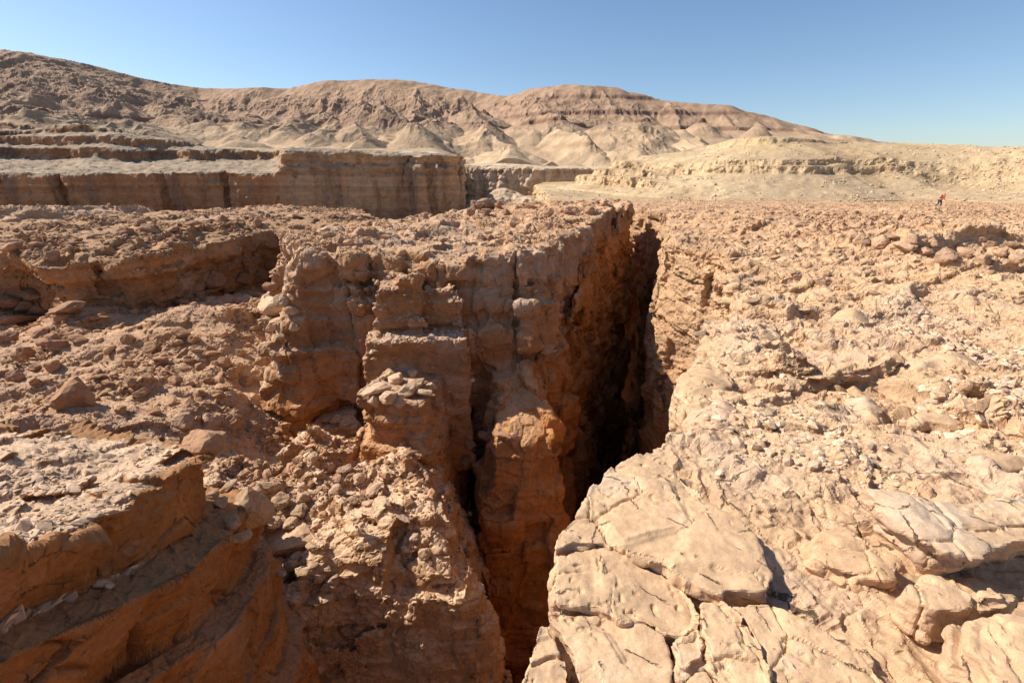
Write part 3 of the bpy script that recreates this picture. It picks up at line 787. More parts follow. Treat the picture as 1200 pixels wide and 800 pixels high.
for k in range(95):
    px_, Y = rs.uniform(60, 840), rs.uniform(430, 720)
    if px_ < 500 and Y < 470: Y += 60
    b0 = float(min(base_z(Y), Y * cap_f(px_))); hgt = rs.uniform(6, 24) * (Y / 560) ** 1.5
    xx = (px_ - 600) / 569 * Y
    p = np.array([xx, Y, b0 + hgt])
    if p[2] > Y * cap_f(px_) * 1.5 + 3: continue
    for m in range(4):
        spur(p, -1.9 + m * 1.25 + rs.uniform(-.5, .5), hgt * rs.uniform(1.8, 3.2), b0 - 4, rs.uniform(.5, .62), 1 if hgt > 12 else 0)
    a2 = rs.uniform(-.6, .6); q = p + np.array([math.sin(a2) * 60, 60, hgt * .5 * rs.rand()]); SEG.append((*p, *q, .55))
SEG = np.array(SEG)
log('ridge segments', len(SEG))
ncol, nrow = 1150, 560
aa = np.linspace(-1.55, 1.25, ncol); yy = 250 * np.exp(np.linspace(0, math.log(1500 / 250), nrow))
A, Y = np.meshgrid(aa, yy, indexing='ij')
X = (A / 1.075 * Y).astype(f4); Y = Y.astype(f4)
def hill_rows(i0):
    sl = slice(i0, i0 + 25)
    x = X[sl].ravel(); y = Y[sl].ravel(); zr = x * 0
    wx = x + 9 * vnoise(x*.02, y*.02, zr, 701) + 3.5 * vnoise(x*.07, y*.07, zr, 702); wy = y + 9 * vnoise(x*.02, y*.02, zr, 703) + 3.5 * vnoise(x*.07, y*.07, zr, 704)
    h = np.minimum(base_z(y), y * cap_f(qpx(x, y))).astype(f4) + 3 * vnoise(x*.01, y*.01, zr, 705) + 1.2 * vnoise(x*.05, y*.05, zr, 706)
    x0, x1, y0, y1 = wx.min(), wx.max(), wy.min(), wy.max()
    for s in SEG:
        reach = (max(s[2], s[5]) - 5) / s[6]
        if min(s[0], s[3]) - reach > x1 or max(s[0], s[3]) + reach < x0: continue
        ex, ey, ez = s[3]-s[0], s[4]-s[1], s[5]-s[2]
        t = np.clip(((wx-s[0])*ex + (wy-s[1])*ey) / (ex*ex + ey*ey + 1e-6), 0, 1)
        d = np.sqrt((wx-s[0]-t*ex)**2 + (wy-s[1]-t*ey)**2 + .3)
        h = np.maximum(h, s[2] + t*ez - s[6]*d)
    return h
H = np.concatenate(list(POOL.map(hill_rows, range(0, ncol, 25))))
x, y = X.ravel(), Y.ravel(); zr = x * 0
yr_a = lambda q: np.interp(q, [-400, 0, 235, 430, 560, 600, 660, 800, 950, 1400], [800, 900, 1150, 1120, 1080, 1000, 900, 860, 800, 800])
rel = np.clip((H - base_z(y)) / 25, .15, 1.2)
def rid(f, sd, an=.45): return 1 - np.abs(vnoise(x*f + .8*vnoise(x*f*.5, y*f*.3, zr, sd+9), y*f*an, zr, sd)) * 2
dsky = np.clip((yr_a(qpx(x, y)) - y) / 120, .12, 1)
H = H + (3.6 * rid(.026, 710) + 2.4 * rid(.06, 711) + 1.5 * rid(.14, 716, .6) + .7 * rid(.3, 717, .8)) * rel * dsky - 3 * rel * dsky
off = 3.5 * vnoise(x*.004, y*.004, zr, 713) + .8 * vnoise(x*.05, y*.05, zr, 714)
lev_i = [-50, 18, 27, 28.5, 36, 48, 58, 60, 72, 84, 87, 104, 116, 120, 140, 300]
lev_o = [-50, 18, 22.5, 27.5, 33, 48, 52.5, 60, 69, 79, 87, 101, 110, 118, 137, 300]
H2 = np.interp(H + off, lev_i, lev_o) - off
mixk = np.clip(.35 + .9 * vnoise(x*.006, y*.006, zr, 715), 0, .9) * (.35 + .65 * sstep(560, 640, qpx(x, y)))
H = H * (1-mixk) + H2 * mixk
# near edge stays below the plateau tops of the canyon cliffs
H = np.where(y < 300, np.minimum(H, 9 + (y - 250) * .12), H)
qq = qpx(x, y)
H = H - (base_z(y) - 3.0) * sstep(600, 425, y) * sstep(505, 560, qq)
H = np.where((qq > 528) & (y < 425), -36, H)
P = np.stack([x, y, H], 1).astype(f4)
ii, jj = np.meshgrid(np.arange(ncol-1), np.arange(nrow-1), indexing='ij')
i00 = (ii*nrow + jj).ravel()
Q = np.stack([i00, i00+nrow, i00+nrow+1, i00+1], 1)
N = normals(P, Q)
def col_hill(P, N, off):
    x, y, z = P.T
    n1 = fbm(x, y, z, 120, 3, 720); n2 = fbm(x, y, z, 9, 3, 721); n3 = fbm(x, y, z, 35, 3, 722)
    c = lerp((.44, .31, .19), (.37, .24, .15), sstep(25, 85, z + 25 * n1 + 8 * n3))
    pal = sstep(.0, .45, n3 + .3 * n2 + .5 * n1) * sstep(70, 20, z) * .4
    c = c * (1 - pal[:, None]) + np.asarray((.54, .40, .245), f4) * pal[:, None]
    zz = z + off
    for (zc, wd, cc, k) in ((57, 5, (.20, .105, .075), .9), (84, 5, (.20, .115, .09), .8), (25.5, 3, (.30, .18, .105), .7), (114, 5, (.22, .13, .095), .7), (50, 2.5, (.26, .15, .10), .7), (98, 3, (.21, .125, .10), .6), (38, 2, (.30, .18, .11), .6), (130, 4, (.24, .15, .11), .5)):
        m = np.exp(-((zz - zc) / wd) ** 2) * k * (.35 + .65 * sstep(.88, .70, N[:, 2]))
        c = c * (1 - m[:, None]) + np.asarray(cc, f4) * m[:, None]
    pur = sstep(.1, .4, n1) * sstep(60, 75, z) * sstep(110, 95, z) * .4 * sstep(500, 200, qpx(x, y))
    c = c * (1 - pur[:, None]) + np.asarray((.27, .17, .15), f4) * pur[:, None]
    return np.clip(c * (1 + .2 * n2 + .1 * n3)[:, None], .02, .8)
struct(mesh_obj('hills', P, Q, M_hill, par(col_hill, P, N, off.astype(f4)), False))
# land beyond and around, down to the horizon
gp = []; gq = []
for r_ in (1400, 2500, 5000, 8500):
    for k in range(72):
        an = k / 72 * 2 * math.pi; gp.append((math.sin(an)*r_, math.cos(an)*r_, 15 if r_ == 1400 else 5))
for a in range(3):
    for k in range(72): gq.append((a*72+k, a*72+(k+1) % 72, (a+1)*72+(k+1) % 72, (a+1)*72+k))
# the ground around the viewer's back and the canyon floor in between
for k in range(72):
    an = k / 72 * 2 * math.pi; gp.append((math.sin(an)*40, math.cos(an)*40, -44))
for k in range(72):
    an = k / 72 * 2 * math.pi; gp.append((math.sin(an)*240, math.cos(an)*240, -36 ))
for k in range(72):
    k2 = (k+1) % 72
    gq.append((288+k, 288+k2, 360+k2, 360+k)); gq.append((360+k, 360+k2, k2, k))
gp.append((0, 0, -44.5))
gp = np.array(gp); gq = np.array(gq)[:, ::-1]
gc = np.tile(np.array((.44, .31, .20), f4), (len(gp), 1))
struct(mesh_obj('desert_ground', gp, gq, M_hill, gc, True))
log('far done')

# ================================================================== LOOSE ROCKS
rk = np.random.RandomState(5)
# nearest surface point seen at every 3-pixel cell of the photograph (only to rest stones on the rock)
ZB = {}
def build_zb():
    allP = np.concatenate([v[0] for v in VIS]); allN = np.concatenate([v[1] for v in VIS])
    d = allP[:, 1]*CP - allP[:, 2]*SP
    a = allP[:, 0]/d; b = (allP[:, 1]*SP + allP[:, 2]*CP)/d
    px = 600 + a*FPX; py = 400 - b*FPX
    ok = (px > -60) & (px < 1260) & (py > 0) & (py < 860) & (d > .5) & (d < 150)
    k = np.nonzero(ok)[0]
    cell = (px[k]//4).astype(int) * 1000 + (py[k]//4).astype(int)
    o = np.lexsort((d[k], cell)); k = k[o]; cell = cell[o]
    first = np.r_[True, cell[1:] != cell[:-1]]
    for c, i in zip(cell[first], k[first]): ZB[int(c)] = (allP[i], allN[i], float(d[i]))
build_zb()
def surf(px, py, r=1):
    best = None
    for i in range(-r, r+1):
        for j in range(-r, r+1):
            c = ZB.get(int(px//4 + i) * 1000 + int(py//4 + j))
            if c is not None and (best is None or abs(i)+abs(j) < best[1]): best = (c, abs(i)+abs(j))
    return best[0] if best else None

def ico(sub):
    import bmesh
    bm = bmesh.new(); bmesh.ops.create_icosphere(bm, subdivisions=sub, radius=1)
    P = np.array([v.co[:] for v in bm.verts]); bm.verts.index_update()
    Q = np.array([[v.index for v in f.verts] for f in bm.faces]); bm.free()
    return P / np.linalg.norm(P, axis=1)[:, None], Q
def chip(sub, seed, flat=.65, long=1.3, planes=11, rough=0.0):
    """an angular broken stone: a sphere cut by random planes"""
    r = np.random.RandomState(seed); P, Q = ico(sub)
    n = r.normal(size=(planes, 3)); n /= np.linalg.norm(n, axis=1)[:, None]
    dd = r.uniform(.55, .95, planes)
    dot = P @ n.T
    R = np.where(dot > .05, dd / np.maximum(dot, .05), 9).min(1)
    R = np.minimum(R, 1.15)
    P = P * R[:, None]
    if rough:
        v, e = facet3(P.astype(f4), .5, seed, (1, 1, 1)); v2, e2 = facet3(P.astype(f4), .17, seed+1, (1, 1, 1))
        nn = P / np.linalg.norm(P, axis=1)[:, None]
        P = P + nn * (v * .35 + v2 * .3 - .03*np.exp(-e/.03))[:, None] * rough
    P[:, 0] *= long; P[:, 2] *= flat
    return P, Q
def rotm(rx, ry, rz):
    return np.array(Matrix.Rotation(rz, 3, 'Z') @ Matrix.Rotation(ry, 3, 'Y') @ Matrix.Rotation(rx, 3, 'X'))
from mathutils import Vector, Matrix

# ---- countless small stones: one object per area
CH = [chip(1, 900 + i, rk.uniform(.45, .9), rk.uniform(1.0, 1.5)) for i in range(14)]
def rubble(name, src, n, mask, smin, smax, label, colr, mat, power=2.2, pxmin=1.4, sink=.10, seed=1, zs=1.0, nz=.62):
    r = np.random.RandomState(seed)
    P, N, _ = src
    d = P[:, 1]*CP - P[:, 2]*SP
    w = mask(P, N) * (N[:, 2] > nz) * (d > .9)
    w = w * (d > 0)
    # patchy: stones gather in drifts
    w = w * np.clip(.12 + 2.4 * fbm(P[:, 0], P[:, 1], P[:, 2]*0, 2.6, 3, seed + 50), .04, 1.3)
    cw = np.cumsum(w); 
    if cw[-1] <= 0: return
    idx = np.searchsorted(cw, r.rand(n) * cw[-1])
    idx = np.clip(idx, 0, len(P)-1)
    u = r.rand(n)
    s = (smin ** (-power) * (1-u) + smax ** (-power) * u) ** (-1/power)
    s = np.maximum(s, d[idx] * pxmin / FPX)
    s = np.minimum(s, np.maximum(smax, d[idx]*pxmin/FPX))
    VV, FF, CC = [], [], []; off = 0
    kind = r.randint(0, len(CH), n)
    ang = r.rand(n, 3) * 2 * math.pi; ang[:, 0] = (ang[:, 0] - math.pi) * .22; ang[:, 1] = (ang[:, 1] - math.pi) * .22
    for k in range(len(CH)):
        m = kind == k
        if not m.any(): continue
        Pv, Qv = CH[k]; Pv = Pv * np.array([1, 1, zs])
        cx, sx = np.cos(ang[m, 0]), np.sin(ang[m, 0]); cy, sy = np.cos(ang[m, 1]), np.sin(ang[m, 1]); cz, sz = np.cos(ang[m, 2]), np.sin(ang[m, 2])
        X = Pv[:, 0][None] ; Yy = Pv[:, 1][None]; Z = Pv[:, 2][None]
        X1 = X*cz[:, None] - Yy*sz[:, None]; Y1 = X*sz[:, None] + Yy*cz[:, None]
        Y2 = Y1*cx[:, None] - Z*sx[:, None]; Z2 = Y1*sx[:, None] + Z*cx[:, None]
        X3 = X1*cy[:, None] + Z2*sy[:, None]; Z3 = -X1*sy[:, None] + Z2*cy[:, None]
        sc = s[m][:, None]
        B = P[idx[m]] + N[idx[m]] * (s[m] * sink)[:, None]
        V_ = np.stack([X3*sc + B[:, 0:1], Y2*sc + B[:, 1:2], Z3*sc + B[:, 2:3]], 2)
        nv = Pv.shape[0]; ni = V_.shape[0]
        VV.append(V_.reshape(-1, 3)); FF.append((Qv[None] + (np.arange(ni) * nv)[:, None, None]).reshape(-1, 3) + off); off += nv*ni
        c = np.asarray(colr, f4)[None] * (1 + .45 * (r.rand(ni, 1) - .5)) * (1 + .05 * (r.rand(ni, 3) - .5))
        CC.append(np.repeat(c, nv, axis=0))
    o = mesh_obj(name, np.concatenate(VV), np.concatenate(FF), mat, np.concatenate(CC), False)
    stuff(o, label, 'rubble')
    log(name, n)
T = np.ones
def px_of(P):
    d = P[:, 1]*CP - P[:, 2]*SP
    return 600 + P[:, 0]/d*FPX, 400 - (P[:, 1]*SP + P[:, 2]*CP)/d*FPX
vR, vM, vP, vB, vL, vS, vO = VIS[0], VIS[1], VIS[2], VIS[3], VIS[4], VIS[5], VIS[6]
def inview(P):
    px, py = px_of(P); return ((px > -120) & (px < 1320) & (py < 900)).astype(f4)
rubble('rubble', vS, 17000, lambda P, N: inview(P) * (.35 + .65 * sstep(-5, -9, P[:, 0])), .04, .26, 'brown angular rubble covering the hollow and the slope left of the canyon wall', (.41, .24, .132), M_rock, 1.9, 1.2, seed=11)
rubble('rubble', vL, 15000, lambda P, N: inview(P), .05, .28, 'dark reddish rubble strewn over the flat top of the left ledge', (.37, .212, .118), M_rock, 1.8, 1.1, seed=12)
rubble('rubble', vM, 16000, lambda P, N: inview(P) * (P[:, 2] > -5.5), .04, .22, 'broken brown stones scattered on top of the canyon wall', (.49, .30, .172), M_rock, 2.0, 1.0, seed=13)
rubble('rubble', vR, 19000, lambda P, N: inview(P) * sstep(7, 24, P[:, 1]) * (.15 + .85*sstep(16, 22, P[:, 1])) * (P[:, 2] > -6) * (.35 + .65 * (fbm(P[:, 0], P[:, 1], P[:, 0]*0, 5, 2, 79) > -.1)), .04, .24, 'reddish brown gravel and stones covering the far part of the right plateau', (.46, .285, .165), M_rock, 2.2, .9, seed=14)
rubble('gravel', vR, 6000, lambda P, N: inview(P) * sstep(10, 5, P[:, 1]) * sstep(1.6, 2.4, P[:, 1]) * (P[:, 2] > -3.2) * np.clip(fbm(P[:, 0], P[:, 1], P[:, 0]*0, 1.0, 2, 77)*3 + .2, 0, 1), .012, .07, 'pale limestone grit lying in the hollows of the near right rock', (.60, .43, .285), M_near, 1.9, 1.0, seed=15)
log('outcrop nz', vO[1][(vO[0][:, 2] > -4.9)][:, 2].mean(), (vO[0][:, 2] > -4.9).mean())
rubble('rubble', vO, 7000, lambda P, N: inview(P) * (gO(P[:, 0], P[:, 1]) < -.15) * (P[:, 2] > -5.4) * (N[:, 2] > .75), .015, .13, 'pale flaky stones lying on the near left outcrop', (.56, .39, .255), M_near, 1.9, 1.0, seed=16, zs=.5)
rubble('rubble', vP, 900, lambda P, N: inview(P), .04, .2, 'small stones caught on the steps of the rock pillar', (.52, .35, .23), M_rock, 1.8, 1.2, seed=17)
rubble('rubble', VIS[8], 9000, lambda P, N: inview(P) * (.3 + .7 * sstep(.98, .9, N[:, 2])), .12, .45, 'pale yellowish stones scattered over the layered hill on the right', (.54, .40, .26), M_pale, 2.2, .5, seed=18)

# ---- boulders one can count
PROTO = []
for i in range(9):
    Pv, Qv = chip(3, 700 + i*3, (.62, .7, .5, .8, .38, .66, .9, .45, .7)[i], (1.2, 1.05, 1.5, 1.0, 1.4, 1.25, 1.1, 1.6, 1.15)[i], 12, 1.0)
    PROTO.append((Pv, Qv))
BM = {}
def boulder(px, py, wpx, label, group=None, kind=None, colr=(.46, .29, .18), lift=.30, mat=None, tall=1.0, rz=None, flatten=1.0):
    s = surf(px, py, 3)
    if s is None: return None
    p, n, d = s
    R = wpx * .5 * d / FPX / 1.12
    k = rk.randint(0, 9) if kind is None else kind
    mat = mat or M_rock
    kf = 1 + (rk.randint(0, 3) - 1) * .12; ck = tuple(round(c * kf, 3) for c in colr)
    key = (k, ck, mat.name)
    if key not in BM:
        Pv, Qv = PROTO[k]
        nz = fbm(Pv[:, 0]*1., Pv[:, 1]*1., Pv[:, 2]*1., .5, 3, k)
        o = mesh_obj('boulder', Pv, Qv, mat, np.asarray(ck, f4)[None] * (1 + .3 * nz)[:, None], False)
        BM[key] = o.data
    else:
        o = bpy.data.objects.new('boulder', BM[key]); COL.objects.link(o)
    o.location = (p[0], p[1], p[2] + R * lift)
    o.scale = (R, R * rk.uniform(.85, 1.1), R * tall * flatten)
    o.rotation_euler = (rk.uniform(-.22, .22), rk.uniform(-.22, .22), rk.uniform(0, 6.3) if rz is None else rz)
    thing(o, label, 'boulder', group)
    return o
def heap(pts, label, group, **kw):
    for (px, py, w_) in pts: boulder(px, py, w_, label, group, **kw)
DK = (.40, .225, .13)
heap([(12, 352, 30), (36, 346, 26), (22, 378, 34), (50, 366, 26), (8, 398, 24), (44, 388, 24), (62, 396, 20), (72, 372, 18), (30, 362, 20), (2, 374, 22)], 'reddish brown boulder in the heap under the far left end of the ledge', 'boulders heaped under the ledge', colr=DK)
boulder(82, 366, 44, 'flat pale-topped slab leaning below the left ledge beside the boulder heap', kind=4, colr=DK)
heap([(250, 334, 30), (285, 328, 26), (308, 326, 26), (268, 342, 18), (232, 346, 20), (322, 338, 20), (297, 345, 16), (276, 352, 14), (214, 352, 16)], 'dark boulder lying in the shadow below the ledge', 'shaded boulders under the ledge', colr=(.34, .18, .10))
heap([(52, 402, 22), (70, 404, 26), (30, 415, 20), (95, 396, 18), (108, 372, 20), (60, 428, 20), (22, 440, 18), (40, 428, 16)], 'medium brown boulder on the sunlit rubble at the far left', 'boulders on the left rubble', colr=DK)
boulder(84, 470, 62, 'largest rounded brown boulder half buried in the rubble above the left outcrop', kind=3, colr=(.40, .22, .12), lift=.1)
boulder(236, 520, 50, 'angular orange-brown block beside the gully right of the left outcrop', kind=0, colr=(.44, .25, .14), lift=.35, tall=1.2)
boulder(212, 494, 30, 'rounded boulder perched just above the angular block by the gully', kind=5)
boulder(248, 492, 24, 'small upright stone between the gully and the pale rock face', kind=6)
boulder(316, 360, 38, 'square sunlit block at the edge of the shadow beside the pale rock face', kind=0, colr=(.52, .34, .21), lift=.4, tall=1.1)
heap([(334, 352, 22), (327, 378, 20), (342, 364, 18), (318, 386, 18), (310, 372, 14), (345, 385, 14), (330, 395, 13)], 'sunlit stone in the small pile by the square block', 'stones by the square block', colr=(.50, .33, .2))
heap([(155, 396, 16), (178, 404, 17), (212, 390, 20), (226, 398, 16), (190, 420, 15), (148, 425, 16), (250, 412, 15), (235, 430, 16), (130, 410, 15), (262, 424, 22), (172, 440, 16), (205, 446, 17), (115, 440, 15), (275, 436, 20), (282, 412, 14), (160, 462, 18), (232, 462, 16), (200, 470, 15), (140, 482, 16), (262, 455, 16), (290, 450, 17),
      (120, 462, 15), (100, 425, 14), (180, 480, 16), (245, 444, 13), (222, 420, 12)], 'brown stone lying in the sunlit middle of the rubble hollow', 'stones in the rubble hollow', colr=(.42, .24, .13))
boulder(300, 606, 46, 'tall sunlit block standing in the gully rock pile', kind=6, colr=(.54, .36, .22), lift=.35, tall=1.5, rz=.3)
boulder(338, 634, 60, 'long tilted slab at the lower edge of the gully rock pile', kind=7, colr=(.55, .36, .22), lift=.3, rz=.4)
heap([(330, 588, 28), (345, 598, 24), (322, 612, 22), (285, 590, 24), (275, 612, 26), (352, 582, 20), (282, 632, 24), (300, 575, 20), (318, 570, 22), (262, 590, 22), (342, 612, 22), (268, 570, 18), (250, 580, 18), (366, 640, 18), (296, 640, 18), (355, 570, 16)], 'sunlit block in the rock pile filling the gully', 'blocks of the gully rock pile', colr=(.52, .34, .205))
heap([(340, 662, 16), (352, 668, 17), (364, 660, 15), (372, 676, 17), (350, 684, 15), (362, 690, 16), (330, 672, 14), (382, 666, 14), (376, 700, 22), (384, 690, 15), (344, 650, 14), (395, 680, 15), (366, 705, 14), (402, 696, 14)], 'small pale stone on the scree below the gully rock pile', 'scree stones below the gully', colr=(.54, .36, .22))
heap([(442, 458, 26), (455, 470, 28), (466, 446, 22), (478, 460, 30), (490, 448, 20), (497, 462, 20), (436, 474, 18), (484, 438, 18), (452, 442, 18), (470, 474, 20), (505, 452, 15)], 'angular pale stone in the pile on top of the rock buttress', 'stones on the buttress', colr=(.55, .37, .23), lift=.45)
heap([(556, 502, 22), (570, 512, 20), (548, 520, 18), (540, 490, 18), (575, 494, 16), (588, 508, 18), (562, 530, 16), (545, 538, 15), (532, 510, 14), (580, 478, 14)], 'dark block wedged in the cleft beside the spur', 'blocks wedged in the cleft', colr=(.38, .20, .11))
heap([(420, 560, 22), (438, 572, 20), (400, 548, 18), (455, 590, 18), (470, 606, 18), (380, 548, 22), (484, 628, 16), (430, 590, 15), (412, 585, 16), (498, 650, 17), (395, 575, 16), (366, 538, 18)], 'pale broken block on the steep slope below the buttress', 'blocks on the steep slope', colr=(.54, .36, .23))
heap([(566, 236, 22), (575, 242, 18), (556, 243, 18), (586, 240, 16), (548, 248, 14), (570, 250, 16), (560, 229, 14), (592, 248, 12)], 'dark rock in the small mound on the far rim above the canyon', 'rocks of the mound on the far rim', colr=(.34, .20, .12), lift=.5)
heap([(600, 262, 14), (640, 250, 14), (520, 280, 15), (470, 296, 16), (660, 244, 16), (690, 246, 16), (560, 276, 13), (410, 284, 13), (380, 296, 14), (495, 268, 12), (620, 240, 13), (705, 238, 13), (450, 276, 12)], 'brown stone lying on the flat top of the canyon wall', 'stones on top of the canyon wall', colr=(.48, .30, .185))
heap([(1010, 282, 20), (1035, 284, 22), (1058, 290, 26), (1080, 292, 22), (1104, 300, 26), (1130, 298, 22), (1150, 306, 22), (1172, 296, 20), (1190, 304, 20), (1120, 288, 16), (1070, 280, 16), (1045, 276, 14), (1160, 286, 16), (1092, 284, 14), (1185, 284, 14)], 'brown boulder along the low broken scarp crossing the right plateau', 'boulders along the low scarp', colr=(.48, .30, .185), lift=.15)
heap([(12, 292, 22), (40, 290, 22), (60, 300, 20), (145, 272, 22), (175, 270, 24), (160, 262, 16), (200, 268, 16), (225, 262, 14), (260, 258, 14), (110, 278, 14), (85, 284, 15), (300, 262, 14), (350, 254, 13), (390, 252, 15), (415, 256, 15), (428, 262, 14)], 'dark boulder on the flat top of the left ledge', 'boulders on the left ledge', colr=(.37, .21, .125))
heap([(850, 330, 16), (880, 350, 18), (930, 318, 14), (905, 300, 12), (960, 330, 16), (1020, 340, 16), (1080, 350, 18), (940, 360, 20), (1150, 345, 16), (900, 392, 20), (860, 300, 12), (1000, 318, 12), (820, 388, 18), (870, 420, 20)], 'pale brown rock knob on the sunlit right plateau', 'rock knobs on the right plateau', colr=(.48, .32, .20), lift=0, flatten=.65)
log('boulders')

# ---- big rocks and paving-like slabs modelled one by one from their outlines on the near right rock
def slab(name, outline, z, thick, label, cat, bulge=.0, tiltx=0, tilty=0, rnd=.007, rough=1.0, colr=(.56, .365, .21), seed=1, under=.0, cell=None, top_noise=.012, crack=True, group=None):
    pts = [VZ(px, py, z)[:2] for px, py in outline]
    A = np.array(pts); cx, cy = A.mean(0); ext = max(np.ptp(A[:, 0]), np.ptp(A[:, 1]))
    st = cell or max(ext / 150, .0045 * math.hypot(cx, cy))
    x0, y0 = A.min(0) - .12; x1, y1 = A.max(0) + .12
    g = Grid2(x0 - .1, x1 + .1, y0 - .1, y1 + .1, st, sdpoly(pts))
    def f(x, y, zz):
        sd = g(x, y) + fbm(x, y, zz*1.5, .35, 3, seed) * .028 * rough + fbm(x, y, zz, .06, 2, seed+1) * .008 * rough
        b = strata(x, y, zz, 9, seed, .02 * rough)
        e = np.clip(-sd / (ext * .35), 0, 1)
        zt = z + tiltx * (x - cx) + tilty * (y - cy) + bulge * (1 - (1 - e)**2) + fbm(x, y, x*0, .5, 3, seed+2) * top_noise * 2.2 + fbm(x, y, x*0, .09, 2, seed+3) * top_noise * .35
        zt = zt + facet2(x, y, .45, seed+4, .05, .03)[0] * (top_noise / .012)
        low = z - thick - zz
        side = sd + .007 + b - under * 0 + under * np.clip((zt - zz) / max(thick, .01), 0, 1) 
        return smax(smax(side, zz - zt, rnd), low, .01)
    P, Q = nets(f, *cart(x0, x1, y0, y1, z - thick - .03, z + bulge + .25 + abs(tiltx)*ext + abs(tilty)*ext, st), 1.5, .05)
    N = vsmooth(normals(P, Q), Q, 1); N /= np.linalg.norm(N, axis=1)[:, None] + 1e-9
    d1, e1 = facet3(P, .16, seed, (1, 1, 1.5)); d2, e2 = facet3(P, .05, seed+1, (1, 1, 1.5))
    side = sstep(.9, .5, N[:, 2])
    D = (d1 * (.015 + .35*side) + d2 * (.05 + .3 * side)) * rough + fbm(P[:, 0], P[:, 1], P[:, 2], .03, 3, seed+20) * .0035
    if crack:
        W = P + .07 * np.stack([rnd_tex(P, .2, seed+11, 3), rnd_tex(P, .2, seed+12, 3), P[:, 2] * 0], 1)
        d4, e4 = facet3(W * np.array([1, 1, 0]), .42, seed + 13, (1, 1, 1), soft=.12)
        D = D + d4 * .10 * (1 - side) - .022 * np.exp(-(e4 / .006)**2) * sstep(-.15, .1, rnd_tex(P, .5, seed+9, 2))
        D = D - .012 * sstep(.25, .5, rnd_tex(P, .035, seed+14, 2)) * sstep(.0, .3, rnd_tex(P, .3, seed+15, 2))
    D = .5 * D + .5 * vsmooth(D, Q, 1)
    P = P + N * D[:, None]; N = normals(P, Q)
    n1 = rnd_tex(P, .5, seed+5, 4); n2 = rnd_tex(P, .07, seed+6, 3)
    c = np.asarray(colr, f4)[None] * (1 + .26*n1 + .22*n2)[:, None]
    gr = sstep(.18, .45, n1 + .25*n2) * .5
    c = c * (1 - gr[:, None]) + np.asarray((.44, .36, .28), f4) * gr[:, None]
    n3 = rnd_tex(P, .9, seed+7, 3); og = sstep(.0, .4, n3) * .35
    c = c * (1 - og[:, None]) + np.asarray((.56, .34, .18), f4) * og[:, None]
    sdk = sstep(.75, .3, N[:, 2]) * .45
    c = c * (1 - sdk[:, None]) + np.asarray((.50, .31, .19), f4) * sdk[:, None]
    O = np.array((cx, cy, z - thick))
    o = mesh_obj(name, P - O, Q, M_slab, c, False); o.location = O
    thing(o, label, cat, group)
    return o
M_slab = rock_mat('slab_rock', 7.0, .75, dist=.012, cracks=3.4)
ZS = -1.74
slab('rock_slab', [(689, 572), (705, 551), (726, 537), (750, 526), (775, 527), (794, 537), (800, 553), (817, 569), (842, 590), (866, 604), (890, 625), (900, 646), (908, 672), (905, 699), (845, 699), (820, 691), (796, 676), (775, 664), (750, 656), (733, 648), (722, 639), (700, 636), (675, 637), (650, 648), (644, 640), (652, 620), (668, 602)],
     ZS, .42, 'largest smooth buff slab at the canyon edge, its far end rounded above the dark crevice', 'rock slab', bulge=.02, tilty=-.05, seed=1100)
slab('rock_slab', [(676, 643), (700, 642), (722, 645), (733, 654), (750, 663), (775, 671), (796, 683), (815, 698), (816, 722), (810, 735), (798, 742), (780, 741), (757, 728), (730, 724), (700, 712), (658, 707), (650, 695), (647, 675), (652, 655)],
     ZS-.055, .42, 'middle buff slab bounded by dark cracks below the largest slab', 'rock slab', seed=1110)
slab('rock_slab', [(655, 713), (700, 717), (730, 729), (757, 733), (780, 746), (788, 775), (792, 800), (796, 850), (690, 850), (679, 800), (672, 770), (655, 745), (642, 728)],
     ZS-.075, .40, 'broad slab at the bottom edge of the photo, nearest below the middle slab', 'rock slab', seed=1120)
slab('rock_slab', [(632, 735), (643, 737), (653, 752), (667, 771), (674, 800), (680, 850), (586, 850), (606, 795), (618, 765)],
     ZS-.095, .40, 'narrow slab at the bottom of the photo right on the brink of the canyon', 'rock slab', seed=1130)
slab('rock_slab', [(785, 748), (806, 744), (817, 730), (823, 748), (829, 775), (797, 788), (791, 770)],
     ZS-.04, .3, 'small wedge of rock pinched between the bottom slabs', 'rock slab', seed=1140)
slab('rock_slab', [(799, 794), (830, 780), (836, 800), (842, 850), (802, 850)],
     ZS-.045, .3, 'small cracked piece at the very bottom below the pinched wedge', 'rock slab', seed=1145)
slab('rock_slab', [(821, 706), (848, 705), (868, 722), (884, 747), (899, 772), (905, 800), (915, 850), (845, 850), (834, 800), (828, 745), (820, 722)],
     ZS-.02, .4, 'long slab with a straight left crack running down from the largest slab', 'rock slab', seed=1150)
slab('rock_slab', [(853, 705), (905, 706), (935, 722), (975, 747), (1010, 767), (1040, 800), (1075, 850), (922, 850), (908, 798), (888, 750), (872, 722)],
     ZS-.015, .4, 'wide smooth slab at the bottom right of the large slab field', 'rock slab', seed=1160)
slab('flat_stone', [(1048, 688), (1076, 663), (1104, 670), (1135, 695), (1148, 716), (1135, 728), (1104, 726), (1076, 714), (1055, 698)], -1.66, .16, 'flat rounded stone with a shaded undercut in the lower right corner area', 'flat stone', bulge=.015, rnd=.018, seed=1170)
slab('flat_stone', [(1132, 684), (1167, 677), (1200, 686), (1192, 704), (1160, 708), (1139, 700)], -1.62, .14, 'small flat stone touching the right side of the rounded undercut stone', 'flat stone', bulge=.01, rnd=.018, seed=1180)
slab('flat_stone', [(1134, 730), (1165, 716), (1230, 712), (1280, 790), (1225, 840), (1170, 805), (1150, 778), (1132, 760)], -1.60, .25, 'broad smooth stone filling the bottom right corner of the photo', 'flat stone', bulge=.02, rnd=.03, top_noise=.006, seed=1190)
